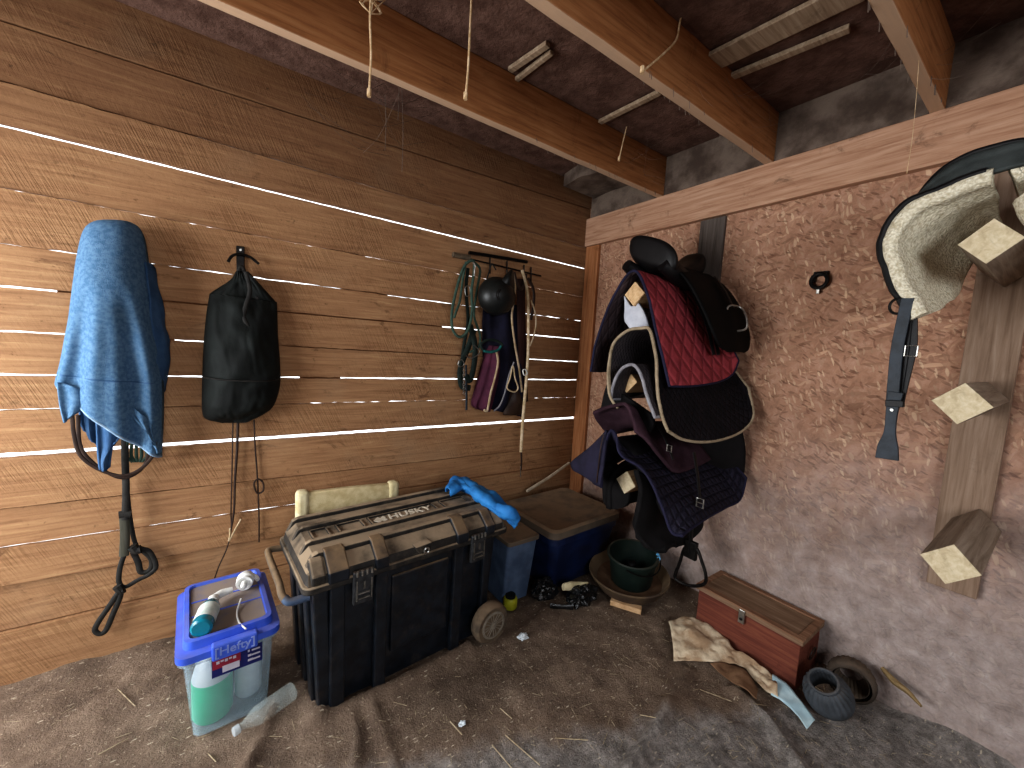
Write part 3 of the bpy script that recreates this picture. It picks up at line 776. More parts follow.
b = bmn(); c = X(668, 447, 1.70) + Vector((-.02, -.02, 0))
add_tube(b, [c + Vector((0, a, d)) for a, d in [(-.012, .015), (.012, .015), (.012, -.015), (-.012, -.015)]], .003, 6, closed=True); obj('buckle', b, M_['chrome'], sp_)

# black saddle below the navy pad: dark flaps and a stirrup
sd = thing('riding_saddle', 'black riding saddle hidden under the navy pad, flaps and stirrup hanging', 'saddle', (1.9, 1.3, .4))
rows = [[Vector((x, y, z)) for y, z in [(1.44, .56), (1.45, .68), (1.41, .78), (1.345, .855), (1.29, .87), (1.22, .83), (1.15, .75), (1.09, .66)]] for x in (1.74, 1.85, 2.0, 2.2)]
b, P = sheet(rows, 40, 14, .006, 6); obj('panel', b, M_['softblack'], sd, solid=.03)
rows = [[Vector((x, y, z)) for y, z in [(1.50, .875), (1.44, .94), (1.37, .985), (1.31, .99), (1.25, .96), (1.18, .90)]] for x in (1.63, 1.8, 2.0, 2.2)]
b, P = sheet(rows, 24, 12, .004, 6); obj('seat', b, M_['softblack'], sd, solid=.02)
lf = [[X(px, py, 1.77) for px, py in r] for r in [[(603, 462), (613, 463), (622, 468)], [(604, 482), (614, 484), (631, 478)], [(605, 500), (615, 503), (630, 499)], [(610, 508), (618, 509), (627, 506)]]]
b, P = sheet(lf, 18, 18, .005, 7); obj('flap', b, M_['softblack'], sd, solid=.03)
rf = [[X(px, py, xx) for px, py, xx in r] for r in [[(636, 470, 1.66), (650, 480, 1.75), (672, 500, 2.0), (700, 510, 2.2)], [(640, 490, 1.66), (655, 500, 1.75), (672, 515, 1.95), (700, 528, 2.2)], [(636, 515, 1.66), (650, 525, 1.75), (668, 535, 1.9), (682, 545, 2.0)], [(633, 525, 1.66), (645, 538, 1.72), (660, 543, 1.8), (674, 544, 1.9)], [(637, 536, 1.68), (645, 546, 1.7), (655, 551, 1.75), (666, 550, 1.8)]]]
b, P = sheet(rf, 26, 26, .006, 7); obj('flap', b, M_['softblack'], sd, solid=.03)
b, P = sheet([[X(*q) for q in r] for r in [[(672, 428, 1.95), (705, 438, 2.1), (742, 428, 2.24)], [(676, 450, 1.98), (710, 458, 2.12), (745, 450, 2.24)], [(680, 475, 2.02), (712, 478, 2.14), (744, 472, 2.25)]]], 22, 16, .008, 7)
obj('rear_flap', b, M_['softblack'], sd, solid=.02)
b = bmn(); add_tube(b, [X(694, 452, 1.74), X(698, 478, 1.74), X(700, 502, 1.74)], .012, 8, 10, flat=.3)
sl = obj('billet_strap', b, M_['leather'], sd)
b = bmn(); c = X(700, 503, 1.73)
add_tube(b, [c + Vector((0, a, d)) for a, d in [(-.016, .02), (.016, .02), (.016, -.02), (-.016, -.02)]], .004, 6, closed=True); add_tube(b, [c + Vector((0, -.016, 0)), c + Vector((0, .016, 0))], .003, 6)
obj('buckle', b, M_['chrome'], sl)
b = bmn(); add_tube(b, [X(px, py, 2.0) for px, py in [(692, 520), (691, 535), (690, 552)]], .017, 8, 10, flat=.4); obj('stirrup_leather', b, M_['leather'], sd)
b = bmn(); add_tube(b, [X(px, py, 2.0) for px, py in [(684, 549), (680, 562), (675, 576), (680, 582), (692, 586), (704, 584), (706, 576), (702, 562), (697, 549), (690, 545)]], .0085, 8, 40, closed=True)
obj('stirrup_iron', b, M_['steel'], sd)
b = bmn(); box_between(b, X(684, 553, 2.0) + Vector((-.012, -.002, -.012)), X(698, 546, 2.0) + Vector((.012, .002, .012))); obj('stirrup_eye', b, M_['steel'], sd, bevel=.004)

# ------------------------------------------------------------------ right-hand fleece saddle
fs = thing('fleece_saddle', 'upturned-looking saddle with cream fleece lining on the top right post', 'saddle', (2.0, .2, 1.5))
fr = [X(px, py, 1.74) for px, py in [(919, 317), (906, 296), (895, 270), (889, 252), (895, 234), (917, 208), (945, 195), (970, 185), (993, 178)]]
apex = fr[-1]
def back(row, x, dz=0, dy=0):
    n = len(row)
    return [Vector((x, p.y + dy * (1 - k / (n - 1)), p.z + dz * (1 - k / (n - 1)) ** 2)) for k, p in enumerate(row)]
rows = [fr] + [[X(px, py, xx) for px, py in q] for xx, q in ((1.85, [(931, 313), (922, 292), (914, 270), (911, 254), (917, 240), (935, 224), (955, 210), (975, 199), (996, 190)]),
        (1.97, [(944, 303), (938, 286), (935, 270), (936, 257), (942, 245), (955, 233), (968, 222), (980, 212), (998, 205)]), (2.10, [(954, 294), (957, 283), (961, 273), (965, 263), (970, 254), (976, 244), (983, 234), (990, 226), (1000, 221)]))]
b, P = sheet(rows, 60, 30, .010, 9, 1)
obj('fleece_panel', b, M_['fleece'], fs, solid=.035, offset=0)
bb = bmn(); add_tube(bb, P[0], .024, 10); obj('fleece_roll', bb, M_['fleece'], fs)
bb = bmn(); add_tube(bb, [p + Vector((-.012, .022 if i < 40 else .012, .004 if i < 30 else .016)) for i, p in enumerate(P[0])], .010, 8); obj('edge_binding', bb, M_['leather'], fs)
# right half of the lining, mostly out of the frame
fr2 = [X(px, py, 1.74) for px, py in [(1001, 182), (1003, 200), (1007, 222)]]
rt = [Vector((1.74, apex.y - .03, apex.z + .01)), Vector((1.74, apex.y - .06, apex.z + .02)), Vector((1.74, apex.y - .16, apex.z + .01)), Vector((1.74, apex.y - .26, apex.z - .1)), Vector((1.74, apex.y - .33, apex.z - .28))]
b, P = sheet([rt, back(rt, 2.0), back(rt, 2.24)], 40, 16, .01, 9, 2); obj('fleece_panel', b, M_['fleece'], fs, solid=.05)
_blk = [Vector((1.735, apex.y - .03, apex.z - .0)), Vector((1.735, apex.y - .04, apex.z - .07)), Vector((1.735, apex.y - .08, apex.z - .14)), Vector((1.735, apex.y - .17, apex.z - .16)), Vector((1.735, apex.y - .24, apex.z - .10))]
bb = bmn(); R_ = []
add_tube(bb, [Vector((1.76, apex.y - .085, apex.z - .05)), Vector((1.76, apex.y - .12, apex.z - .11)), Vector((1.76, apex.y - .19, apex.z - .15))], [.05, .06, .06], 12, 12); obj('fleece_roll', bb, M_['fleece'], fs)
# cordura skirt and cantle above the fleece
o1 = [X(px, py, 1.735) for px, py in [(893, 238), (917, 206), (945, 192), (970, 181), (994, 173), (1024, 165), (1060, 160)]]
o2 = [X(px, py, 1.80) for px, py in [(908, 224), (919, 199), (940, 174), (966, 158), (994, 149), (1024, 143), (1060, 145)]]
o3 = [Vector((2.05, p.y * 1.08, p.z + .02)) for p in o2]
b, P = sheet([o1, [a.lerp(c, .5) + Vector((-.01, .004, .004)) for a, c in zip(o1, o2)], o2, o3], 40, 24, .004, 8); obj('skirt', b, M_['greenblack'], fs, solid=.012)
bb = bmn(); add_tube(bb, [p + Vector((-.006, 0, .004)) for p in catmull(o2, 40)], .009, 8); obj('skirt_edge', bb, M_['leather'], fs)
# girth straps hanging at the left
gs = thing('girth_strap', 'black leather girth strap hanging from the fleece-lined saddle', 'strap', tuple(X(888, 458, 1.72)))
def strip(name, pts, w, m, parent, x=1.72, thick=.005, n=24, seg=8):
    b = bmn(); add_tube(b, [X(px, py, x) for px, py in pts], w, seg, n, flat=thick / (w if not isinstance(w, (list, tuple)) else w[0])); return obj(name, b, m, parent)
def facing_strip(name, pts, w, m, parent, thick=.004, n=24):
    """flat strap facing -x (toward the doorway)"""
    path = catmull(pts, n); bm = bmn(); rings = []
    for i, p in enumerate(path):
        t = (path[min(i + 1, n - 1)] - path[max(i - 1, 0)]).normalized(); s = Vector((1, 0, 0)).cross(t).normalized()
        ww = w if not isinstance(w, (list, tuple)) else catmull([Vector((q, 0, 0)) for q in w], n)[i].x
        e = Vector((thick, 0, 0)); rings.append([p - s * ww - e, p + s * ww - e, p + s * ww + e, p - s * ww + e])
    add_rings(bm, rings); return obj(name, bm, m, parent, smooth=False, bevel=.0015)
facing_strip('strap', [X(px, py, 1.72) for px, py in [(908, 298), (903, 320), (897, 350), (894, 380), (892, 405)]], .015, M_['strapblue'], gs)
facing_strip('strap', [X(px, py, 1.74) for px, py in [(911, 300), (912, 330), (911, 350), (904, 380), (898, 405)]], .013, M_['leather'], gs)
facing_strip('strap', [X(px, py, 1.735) for px, py in [(908, 302), (905, 340), (901, 370), (896, 400)]], .012, M_['leather'], gs)
facing_strip('strap_end', [X(px, py, 1.72) for px, py in [(896, 392), (892, 412), (890, 432), (888, 446), (887, 459)]], [.018, .014, .014, .024, .028], M_['strapblue'], gs, .007)
facing_strip('keeper', [X(886, 403, 1.71), X(904, 404, 1.71)], .010, M_['leather'], gs, .012, 6)
b = bmn(); c = X(892, 410, 1.712); add_lathe(b, [(.004, -.004), (.005, 0), (.003, .004)], c, (1, 0, 0), 12); obj('rivet', b, M_['chrome'], gs)
b = bmn(); c = X(911, 351, 1.725); add_tube(b, [c + Vector((0, a, d)) for a, d in [(-.014, .016), (.014, .016), (.014, -.016), (-.014, -.016)]], .003, 6, closed=True); obj('buckle', b, M_['chrome'], gs)
b = bmn(); c = X(898, 306, 1.72); add_tube(b, [c + Vector((0, .02 * math.cos(a), .024 * math.sin(a))) for a in [k * math.pi / 8 for k in range(16)]], .004, 8, closed=True); obj('ring', b, M_['steel'], gs)

# tie ring on the strand board
c = X(820, 281, WX - .012)
t = thing('tie_ring', 'small black metal tie ring screwed to the strand board wall', 'ring', (WX, c.y, c.z - .05))
b = bmn(); add_tube(b, [c + Vector((-.012, .032 * math.cos(a), .034 * math.sin(a))) for a in [k * math.pi / 10 for k in range(20)]], .009, 8, closed=True); obj('ring', b, M_['steel'], t)
b = bmn(); add_box(b, c + Vector((.004, 0, .034)), (.014, .06, .022)); add_box(b, c + Vector((.0, .026, .012)), (.02, .016, .03)); obj('bracket', b, M_['steel'], t, bevel=.003)
b = bmn(); add_box(b, c + Vector((-.01, 0, -.046)), (.008, .014, .03)); obj('snap', b, M_['chrome'], t, bevel=.002)

# ------------------------------------------------------------------ towel and strap on the board wall
def towelfold(s, v):
    q = (s - .42) / (.35 + .65 * v)
    return (.020 * math.sin(q * 11 + 1.0) + .010 * math.sin(q * 19 + 2.5 + v)) * min(1, max(0, v - .5) * 3.5) + .012 * math.exp(-((v - .60 - .1 * (s - .5) ** 2) / .03) ** 2) * (1 - abs(2 * s - 1))
rows = []
for py, lx, rx, bl in [(221.5, 106, 118, .01), (224, 93, 132, .05), (232, 85, 141, .085), (250, 80, 146, .115), (285, 75, 150, .135), (320, 70, 155, .125), (360, 62, 161, .115)]:
    rows.append((Y(lx, py, 2.25), Y(rx, py, 2.25), bl))
rows.append((Y(57, 381, 2.25), Y(163, 405, 2.25), .11)); rows.append((Y(58, 384, 2.25), Y(161, 456, 2.25), .10))
t = thing('bath_towel', 'blue terry towel draped over a peg on the board wall', 'towel', tuple(Y(110, 455, 2.25)))
# front cloth as an open sheet
nv = 60; nu = 64
Ls = catmull([r[0] for r in rows], nv); Rs = catmull([r[1] for r in rows], nv); Bs = catmull([Vector((r[2], 0, 0)) for r in rows], nv)
bm = bmn(); uvl = bm.loops.layers.uv.new('UVMap'); G_ = []
for j in range(nv):
    row = []
    for i in range(nu):
        s = i / (nu - 1); q = 2 * s - 1; p = Ls[j].lerp(Rs[j], s)
        d = Bs[j].x * max(1 - abs(q) ** 2.4, 0) ** .6 + towelfold(s, j / nv) * min(1, (1 - abs(q)) * 5) + .006 * noise.noise(p * 14)
        row.append(bm.verts.new(p + Vector((0, -d, 0))))
    G_.append(row)
for j in range(nv - 1):
    for i in range(nu - 1): bm.faces.new((G_[j][i], G_[j][i + 1], G_[j + 1][i + 1], G_[j + 1][i]))
hem = [v.co.copy() for v in G_[-1]]; band = [v.co.copy() for v in G_[int(nv * .80)]]
obj('front_drape', bm, M_['towel'], t, solid=.008, angle=180)
b = bmn(); add_tube(b, hem, .0055, 8); obj('hem', b, M_['hem'], t)
b = bmn(); add_tube(b, [p + Vector((0, -.003, 0)) for p in band], .004, 8, flat=.6); obj('woven_band', b, M_['towel_in'], t)
for k, r in enumerate([[[(57, 382), (74, 386), (92, 392)], [(59, 402), (76, 401), (92, 403)], [(64, 423), (72, 416), (82, 409)]],
          [[(92, 385), (108, 392), (122, 400)], [(95, 410), (109, 415), (123, 422)], [(97, 440), (109, 446), (120, 436)], [(98, 455), (104, 460), (112, 448)], [(100, 470), (104, 471), (109, 468)]],
          [[(78, 390), (88, 392), (98, 394)], [(80, 420), (89, 424), (98, 426)], [(84, 430), (91, 440), (97, 446)]],
          [[(122, 402), (140, 412), (152, 425)], [(134, 418), (143, 422), (152, 432)], [(148, 432), (152, 440), (158, 454)]]]):
    yy = (2.17, 2.19, 2.23, 2.17)[k]
    b, P = sheet([[Y(px, py, yy) for px, py in q] for q in r], 16, 18, .006, 12, k, fold=lambda s, v: .008 * math.sin(s * 9))
    obj('hanging_corner', b, M_['towel_in'] if k in (1, 2) else M_['towel'], t, solid=.007)

b, P = sheet([[Y(px, py, yy) for px, py, yy in q] for q in [[(146, 262, 2.2), (152, 264, 2.25), (155, 268, 2.28)], [(150, 310, 2.2), (159, 315, 2.24), (163, 318, 2.28)], [(154, 350, 2.2), (165, 352, 2.24), (170, 350, 2.28)], [(156, 385, 2.2), (162, 392, 2.24), (166, 390, 2.28)]]], 14, 24, .008, 12)
obj('back_fold', b, M_['towel_in'], t, solid=.006)
t = thing('driving_rein', 'black strap with loops hanging out below the blue towel', 'strap', tuple(Y(120, 635, 2.26)))
def Yt(name, pts, r, m, parent, y=2.26, n=40, flat=1, closed=False, seg=8):
    b = bmn(); add_tube(b, [Y(px, py, (q[0] if q else y)) for px, py, *q in pts], r, seg, n, closed, flat); return obj(name, b, m, parent)
Yt('rein_loop', [(72, 415), (74, 435), (80, 455), (96, 468), (115, 475), (128, 475), (142, 468), (153, 455), (155, 440), (150, 420)], .0065, M_['brownleather'], t, 2.20, 50, .6)
Yt('rein_loop', [(78, 415), (80, 445), (92, 462), (110, 474), (124, 478), (138, 472), (147, 460), (148, 440), (143, 420)], .0065, M_['brownleather'], t, 2.22, 50, .6)
Yt('strap', [(125, 430), (125, 455), (126, 490), (125, 520)], .012, M_['strapblack'], t, 2.24, 20, .35)
Yt('strap', [(126, 478), (129, 510), (133, 535), (137, 548)], .008, M_['strapblack'], t, 2.262, 20, .4)
Yt('strap', [(124, 512), (125, 535), (124, 556)], .016, m_wood('olive_webbing', '2f2e26', '45443a', '55534a', 2, stain=.1), t, 2.245, 14, .35)
Yt('keeper', [(119, 515), (125, 514), (131, 514)], .016, M_['strapblack'], t, 2.242, 6, .6)
Yt('loop', [(124, 555), (120, 568), (119, 582), (125, 587), (138, 580), (150, 574), (156, 566), (150, 552), (140, 548)], .009, M_['strapblack'], t, 2.255, 50, .5)
Yt('loop', [(133, 552), (138, 562), (141, 572), (150, 570), (152, 560), (145, 552), (138, 548)], .011, M_['strapblack'], t, 2.265, 40, .5)
Yt('knot', [(132, 546), (136, 550), (141, 549)], .019, M_['strapblack'], t, 2.25, 8)
Yt('knot', [(117, 586), (121, 590), (124, 589)], .017, M_['strapblack'], t, 2.25, 8)
Yt('handle_loop', [(119, 592), (108, 608), (99, 621), (95, 630), (100, 634), (106, 630), (113, 614), (120, 597)], .010, M_['strapblack'], t, 2.26, 50, .5, True)
b = bmn()
for k in range(5):
    a = 130 + k * 3.2; add_tube(b, [Y(a, 425, 2.25), Y(a - 2 + k, 440, 2.24), Y(a + (k - 2) * 2, 455, 2.25), Y(a + 3 - k, 462, 2.25)], .006, 6, 14)
tag(obj('green_halter_cord', b, M_['greenrope']), 'green cord bundle hanging under the right side of the towel', 'rope')

# ------------------------------------------------------------------ black bag on a metal hook
t = thing('coat_hook', 'black metal strap hook on the board wall above the bag', 'hook', tuple(Y(240, 275, 2.29)))
b = bmn(); box_between(b, Y(236.5, 277, 2.283), Y(244.5, 247, 2.295)); obj('back_plate', b, M_['steel'], t, bevel=.003)
Yt('hook_arm', [(228, 262), (232, 256), (240, 254), (250, 257), (259, 264)], .006, M_['steel'], t, 2.265, 20)
for py in (250, 273):
    b = bmn(); add_lathe(b, [(.005, -.006), (.006, 0), (.004, .003)], Y(240.5, py, 2.281), (0, 1, 0), 12); obj('screw', b, M_['chrome'], t)
def bagfold(s, v):
    return .008 * math.sin(s * 8 + v * 9) * (1 - v) + .010 * noise.noise(Vector((s * 4 + v * 3, v * 7, 3))) + .006 * abs(noise.noise(Vector((s * 9 - v * 6, v * 12, 9))))
rows = [(Y(236, 271, 2.255), Y(249, 272, 2.255), .01), (Y(230, 280, 2.26), Y(258, 282, 2.26), .025), (Y(212, 292, 2.262), Y(275, 301, 2.262), .035), (Y(209, 297, 2.262), Y(277, 305, 2.262), .045), (Y(205, 325, 2.262), Y(278, 335, 2.262), .07),
        (Y(203, 355, 2.262), Y(280, 362, 2.262), .085), (Y(202, 385, 2.262), Y(280, 385, 2.262), .09), (Y(202, 410, 2.262), Y(274, 405, 2.262), .07), (Y(206, 419, 2.262), Y(264, 414, 2.262), .04), (Y(222, 423, 2.262), Y(248, 422, 2.262), .01)]
t = thing('nylon_bag', 'black nylon feed bag hanging from the strap hook', 'bag', tuple(Y(240, 423, 2.255)))
obj('body', pillow(rows, 56, 64, .2, bagfold, .016, 8), M_['nylon'], t, angle=180)
Yt('neck_strap', [(246, 272), (250, 290), (246, 305), (244, 318), (252, 332)], .009, M_['strapblack'], t, 2.20, 24, .4)
Yt('hanging_loop', [(238, 277), (240, 268), (243, 268), (245, 277)], .008, M_['strapblack'], t, 2.25, 16, .5)
b = bmn(); add_lathe(b, [(.006, -.004), (.007, 0), (.003, .004)], Y(257, 298, 2.205), (0, 1, 0), 12); obj('snap_button', b, M_['steel'], t)
Yt('seam_band', [(203, 377, 2.245), (215, 379, 2.185), (240, 381, 2.168), (266, 381, 2.185), (279, 379, 2.245)], .004, M_['strapblack'], t, n=30)

t = thing('lunge_whip', 'thin dark whip lash hanging below the black bag', 'whip', tuple(Y(215, 578, 2.28)))
Yt('stem', [(238, 420), (237, 450), (235, 480), (234, 510), (231, 530)], [.006, .005, .004], M_['brownleather'], t, 2.27, 30)
Yt('lash', [(233, 420), (232, 470), (231, 510), (231, 530), (227, 548), (219, 566), (214, 580)], .0028, M_['brownleather'], t, 2.275, 40)
Yt('lash_knot', [(230, 528), (230, 536), (229, 541), (236, 528), (241, 519)], .004, M_['cream'], t, 2.27, 20)
t = thing('knotted_cord', 'thin brown cord with a knot, right of the whip lash', 'cord', tuple(Y(259, 545, 2.28)))
Yt('cord', [(254, 420), (255, 445), (257, 472), (258, 490), (259, 520), (259, 542)], .0035, M_['brownleather'], t, 2.28, 30)
Yt('knot_ring', [(254, 484), (258, 479), (263, 483), (263, 491), (257, 493)], .004, M_['brownleather'], t, 2.275, 24, closed=True)

# ------------------------------------------------------------------ hook rail and what hangs there
t = thing('hook_rail', 'dark metal hook rail on the board wall', 'hook rail', tuple(Y(498, 285, 2.29)))
b = bmn(); add_tube(b, [Y(469, 252.5, 2.28), Y(498, 257, 2.28), Y(527, 262, 2.28)], .011, 6, 8); obj('upper_bar', b, M_['steel'], t)
b = bmn(); add_tube(b, [Y(453, 254.5, 2.288), Y(470, 258, 2.288)], .017, 6); obj('mounting_end', b, M_['tube'], t, smooth=False)
b = bmn(); add_tube(b, [Y(470, 259, 2.28), Y(500, 266, 2.28), Y(541, 276, 2.28)], .005, 6, 8); obj('lower_bar', b, M_['steel'], t)
for hx, hy in ((490, 262), (507, 266), (524, 270), (531, 272)):
    b = bmn(); add_tube(b, [Y(hx, hy - 5, 2.28), Y(hx, hy + 6, 2.275), Y(hx, hy + 11, 2.25), Y(hx, hy + 10, 2.22), Y(hx, hy + 4, 2.21)], .005, 6, 16); obj('hook', b, M_['steel'], t)

t = thing('rope_halter', 'green rope halter with a metal snap, left end of the hook rail', 'halter', tuple(Y(470, 410, 2.26)))
Yt('rope', [(473.4, 261), (466, 264), (460, 277), (454, 300), (451.7, 315), (453, 330), (460, 337), (468, 330), (472, 311), (471.6, 291), (474, 272)], .009, M_['greenrope'], t, 2.20, 70, closed=True)
Yt('rope', [(466, 262), (463, 278), (460, 300), (456, 312), (454, 318)], .008, M_['greenrope'], t, 2.23, 30)
Yt('rope', [(474, 262), (480, 270), (477, 290), (474, 315), (480, 335), (478, 348), (470, 352)], .008, M_['greenrope'], t, 2.225, 40)
Yt('cheek_strap', [(468, 268), (466, 290), (468, 320), (464, 345), (461, 368)], .012, M_['halter'], t, 2.24, 30, .4)
Yt('cheek_strap', [(474, 330), (468, 348), (463, 360), (460, 372), (462, 386), (470, 388)], .02, M_['halter'], t, 2.235, 30, .5)
Yt('crown_strap', [(470, 325), (475, 345), (474, 365), (470, 380), (466, 376)], .02, M_['halter'], t, 2.225, 30, .5)
Yt('nose_band', [(481, 344), (488, 340), (497, 341), (502, 345), (498, 350), (490, 352), (483, 350)], .009, M_['halter'], t, 2.14, 40, closed=True)
Yt('nose_pad', [(484, 351), (491, 352), (498, 350), (501, 346)], .008, M_['tealpad'], t, 2.125, 20)
Yt('snap', [(473, 262), (475, 266), (474.5, 270), (474, 276)], .005, M_['chrome'], t, 2.185, 14)
Yt('buckle', [(465, 288), (469, 286), (470, 294), (466, 296)], .003, M_['chrome'], t, 2.22, 16, closed=True)
Yt('ring', [(459, 361), (462, 360), (464, 364), (461, 367), (458, 365)], .003, M_['chrome'], t, 2.215, 20, closed=True)
b = bmn()
for k in range(12):
    c = Y(463.5 + (k % 2) * .5, 368 + k * 2.3, 2.21); add_tube(b, [c + Vector((.008 * math.cos(a) * (1 if k % 2 else .3), .006 * math.sin(a) * (0 if k % 2 else 1), .009 * math.sin(a))) for a in [q * math.pi / 4 for q in range(8)]], .0022, 5, closed=True)
obj('chain', b, M_['chrome'], t)
Yt('lead_strap', [(466, 365), (466.5, 390), (466.5, 410)], .008, M_['strapblue'], t, 2.225, 16, .5)
Yt('strap_buckle', [(474, 345), (480, 352), (472, 358), (466, 356)], .004, M_['chrome'], t, 2.2, 20, .7)

t = thing('riding_helmet', 'black riding helmet hanging among the tack on the hook rail', 'helmet', tuple(Y(493, 318, 2.16)))
c = Y(496, 297, 2.16); b = bmn(); g = bmesh.ops.create_uvsphere(b, u_segments=32, v_segments=20, radius=1)
for v in g['verts']:
    d = v.co.copy(); v.co = c + Vector((d.x * .128, d.y * (.115 if d.y < 0 else .06), d.z * .125 if d.z > 0 else d.z * .115))
obj('shell', b, M_['helmet'], t)
b, P = sheet([[Y(500, 283, 2.09), Y(507, 287, 2.075), Y(514, 294, 2.10)], [Y(505, 276, 2.09), Y(510, 277, 2.07), Y(514, 284, 2.10)], [Y(511, 270, 2.12), Y(512, 270, 2.11), Y(513, 272, 2.12)]], 12, 12); obj('peak', b, M_['helmet'], t, solid=.01)
Yt('chin_strap', [(486, 283), (489, 272), (492, 264), (496, 270)], .005, M_['strapblack'], t, 2.2, 20, .5)
b = bmn()
for i in range(2):
    cc = c + Vector((-.05 + .012 * i, -.112, .0)); add_tube(b, [cc + Vector((.0, .006, .035)), cc + Vector((-.016, .004, .0)), cc + Vector((.0, .008, -.03))], .003, 6, 14)
obj('badge_trim', b, M_['steel'], t)

t = thing('travel_bag', 'navy and maroon cloth bag with cream piping under the helmet', 'bag', tuple(Y(495, 418, 2.25)))
fd = lambda s, v: .016 * math.sin(s * 14 + v * 6) + .012 * noise.noise(Vector((s * 5, v * 6, 1)))
obj('navy_body', pillow([(Y(483, 302, 2.27), Y(517, 305, 2.27), .03), (Y(482, 340, 2.27), Y(521, 345, 2.27), .075), (Y(484, 370, 2.27), Y(524, 380, 2.27), .085), (Y(488, 395, 2.27), Y(524, 405, 2.27), .075), (Y(490, 409, 2.27), Y(522, 417, 2.27), .04)], 40, 40, .15, fd), M_['navycloth'], t, angle=180)
obj('maroon_panel', pillow([(Y(487, 345, 2.25), Y(497, 347, 2.25), .07), (Y(481, 365, 2.25), Y(498, 370, 2.25), .085), (Y(474, 390, 2.25), Y(493, 395, 2.25), .08), (Y(471, 404, 2.25), Y(490, 410, 2.25), .05), (Y(476, 409, 2.25), Y(488, 412, 2.25), .02)], 30, 34, .1, lambda s, v: .014 * math.sin(s * 13 + 1)), M_['maroon'], t, angle=180)
Yt('piping', [(496, 350), (498, 362), (495, 378), (491, 392), (488.5, 405), (487, 411), (484, 410)], .008, M_['cream'], t, 2.155, 40, .6)
Yt('piping', [(514, 362), (509, 375), (505, 392), (500, 405), (494, 411)], .006, M_['greybind'], t, 2.16, 30, .6)
Yt('pocket_trim', [(513, 366), (515, 378), (518, 388), (514, 392), (507, 388), (510, 378)], .005, M_['cream'], t, 2.15, 30, closed=True)
obj('brown_flap', pillow([(Y(507, 388, 2.24), Y(518, 390, 2.24), .06), (Y(504, 400, 2.24), Y(521, 402, 2.24), .07), (Y(503, 415, 2.24), Y(521, 414, 2.24), .03)], 20, 16, .1), M_['brownleather'], t, angle=180)

t = thing('leather_girth', 'dark brown girth with cream edge straps at the right of the helmet', 'girth', tuple(Y(520, 405, 2.25)))
Yt('girth_band', [(521, 279), (521, 300), (522, 340), (523, 380), (524, 402)], .036, m_wood('dark_girth_leather', '21100d', '2e1814', '38201a', 2, stain=.1), t, 2.2, 30, .3)
Yt('girth_end', [(514, 272), (517, 283), (521, 289), (525, 283), (526, 274)], .012, M_['brownleather'], t, 2.185, 20, .5)
Yt('cream_strap', [(513, 274), (515, 288), (513, 305), (512, 320), (515, 345), (519, 368), (522, 392)], .008, M_['cream'], t, 2.16, 40, .5)
Yt('cream_strap', [(531, 300), (535, 312), (536, 325), (533, 338), (530, 346)], .007, M_['cream'], t, 2.2, 24, .5)
Yt('brown_strap', [(528, 278), (533, 288), (534, 300), (531, 320)], .012, M_['brownleather'], t, 2.22, 20, .4)

t = thing('lead_rope', 'cream cotton lead with a small ring and end snap', 'lead rope', tuple(Y(521, 472, 2.27)))
Yt('rope', [(522, 270), (526, 284), (528, 300), (528.5, 330), (528, 355), (527, 372), (525, 395), (522.5, 425), (521, 452)], [.010, .0095, .011, .011], M_['cream'], t, 2.15, 60)
Yt('ring', [(523, 370), (526, 370), (527, 374), (524, 375)], .004, M_['white'], t, 2.14, 20, closed=True)
Yt('end_tab', [(521, 450), (521.5, 460), (521, 470)], .008, M_['brownleather'], t, 2.155, 10, .5)
Yt('snap', [(520.5, 466), (520.5, 472), (520.5, 477)], .003, M_['chrome'], t, 2.155, 8)

# ------------------------------------------------------------------ rolling tool box
HX0, HX1, HY0, HY1, HR = .215, 1.125, 1.50, 1.955, .535
hk = thing('rolling_tool_box', 'large dusty black rolling tool box with lettered lid', 'tool box', ((HX0 + HX1) / 2, (HY0 + HY1) / 2, 0))
def rect_ring(x0, x1, y0, y1, z, r=.03, n=5):
    out = []
    for cx, cy, a0 in ((x1 - r, y1 - r, 0), (x0 + r, y1 - r, 90), (x0 + r, y0 + r, 180), (x1 - r, y0 + r, 270)):
        for k in range(n + 1):
            a = math.radians(a0 + 90 * k / n); out.append(Vector((cx + r * math.cos(a), cy + r * math.sin(a), z)))
    return out
b = bmn(); add_rings(b, [rect_ring(HX0 + .06, HX1 - .06, HY0 + .04, HY1 - .02, .0), rect_ring(HX0 + .03, HX1 - .03, HY0 + .02, HY1 - .01, HR - .01)]); obj('body', b, M_['husky'], hk)
for xr, w in ((.325, .055), (.495, .05), (.86, .05), (1.02, .04)):
    xb = .5 * (HX0 + HX1) + (xr - .5 * (HX0 + HX1)) * .985; b = bmn()
    add_prism(b, [Vector((xb - w / 2, HY0 + .0, 0.0)), Vector((xb + w / 2, HY0 + .0, .0)), Vector((xr + w / 2, HY0 - .006, HR - .012)), Vector((xr - w / 2, HY0 - .006, HR - .012))], (0, .04, 0))
    obj('body_rib', b, M_['husky'], hk, smooth=False, bevel=.006)
b = bmn(); add_prism(b, [Vector((HX0 + .052, HY0 + .015, .0)), Vector((HX0 + .10, HY0 + .015, .0)), Vector((HX0 + .075, HY0, HR - .012)), Vector((HX0 + .022, HY0, HR - .012))], (0, .05, 0)); obj('corner_rib', b, M_['husky'], hk, smooth=False, bevel=.006)
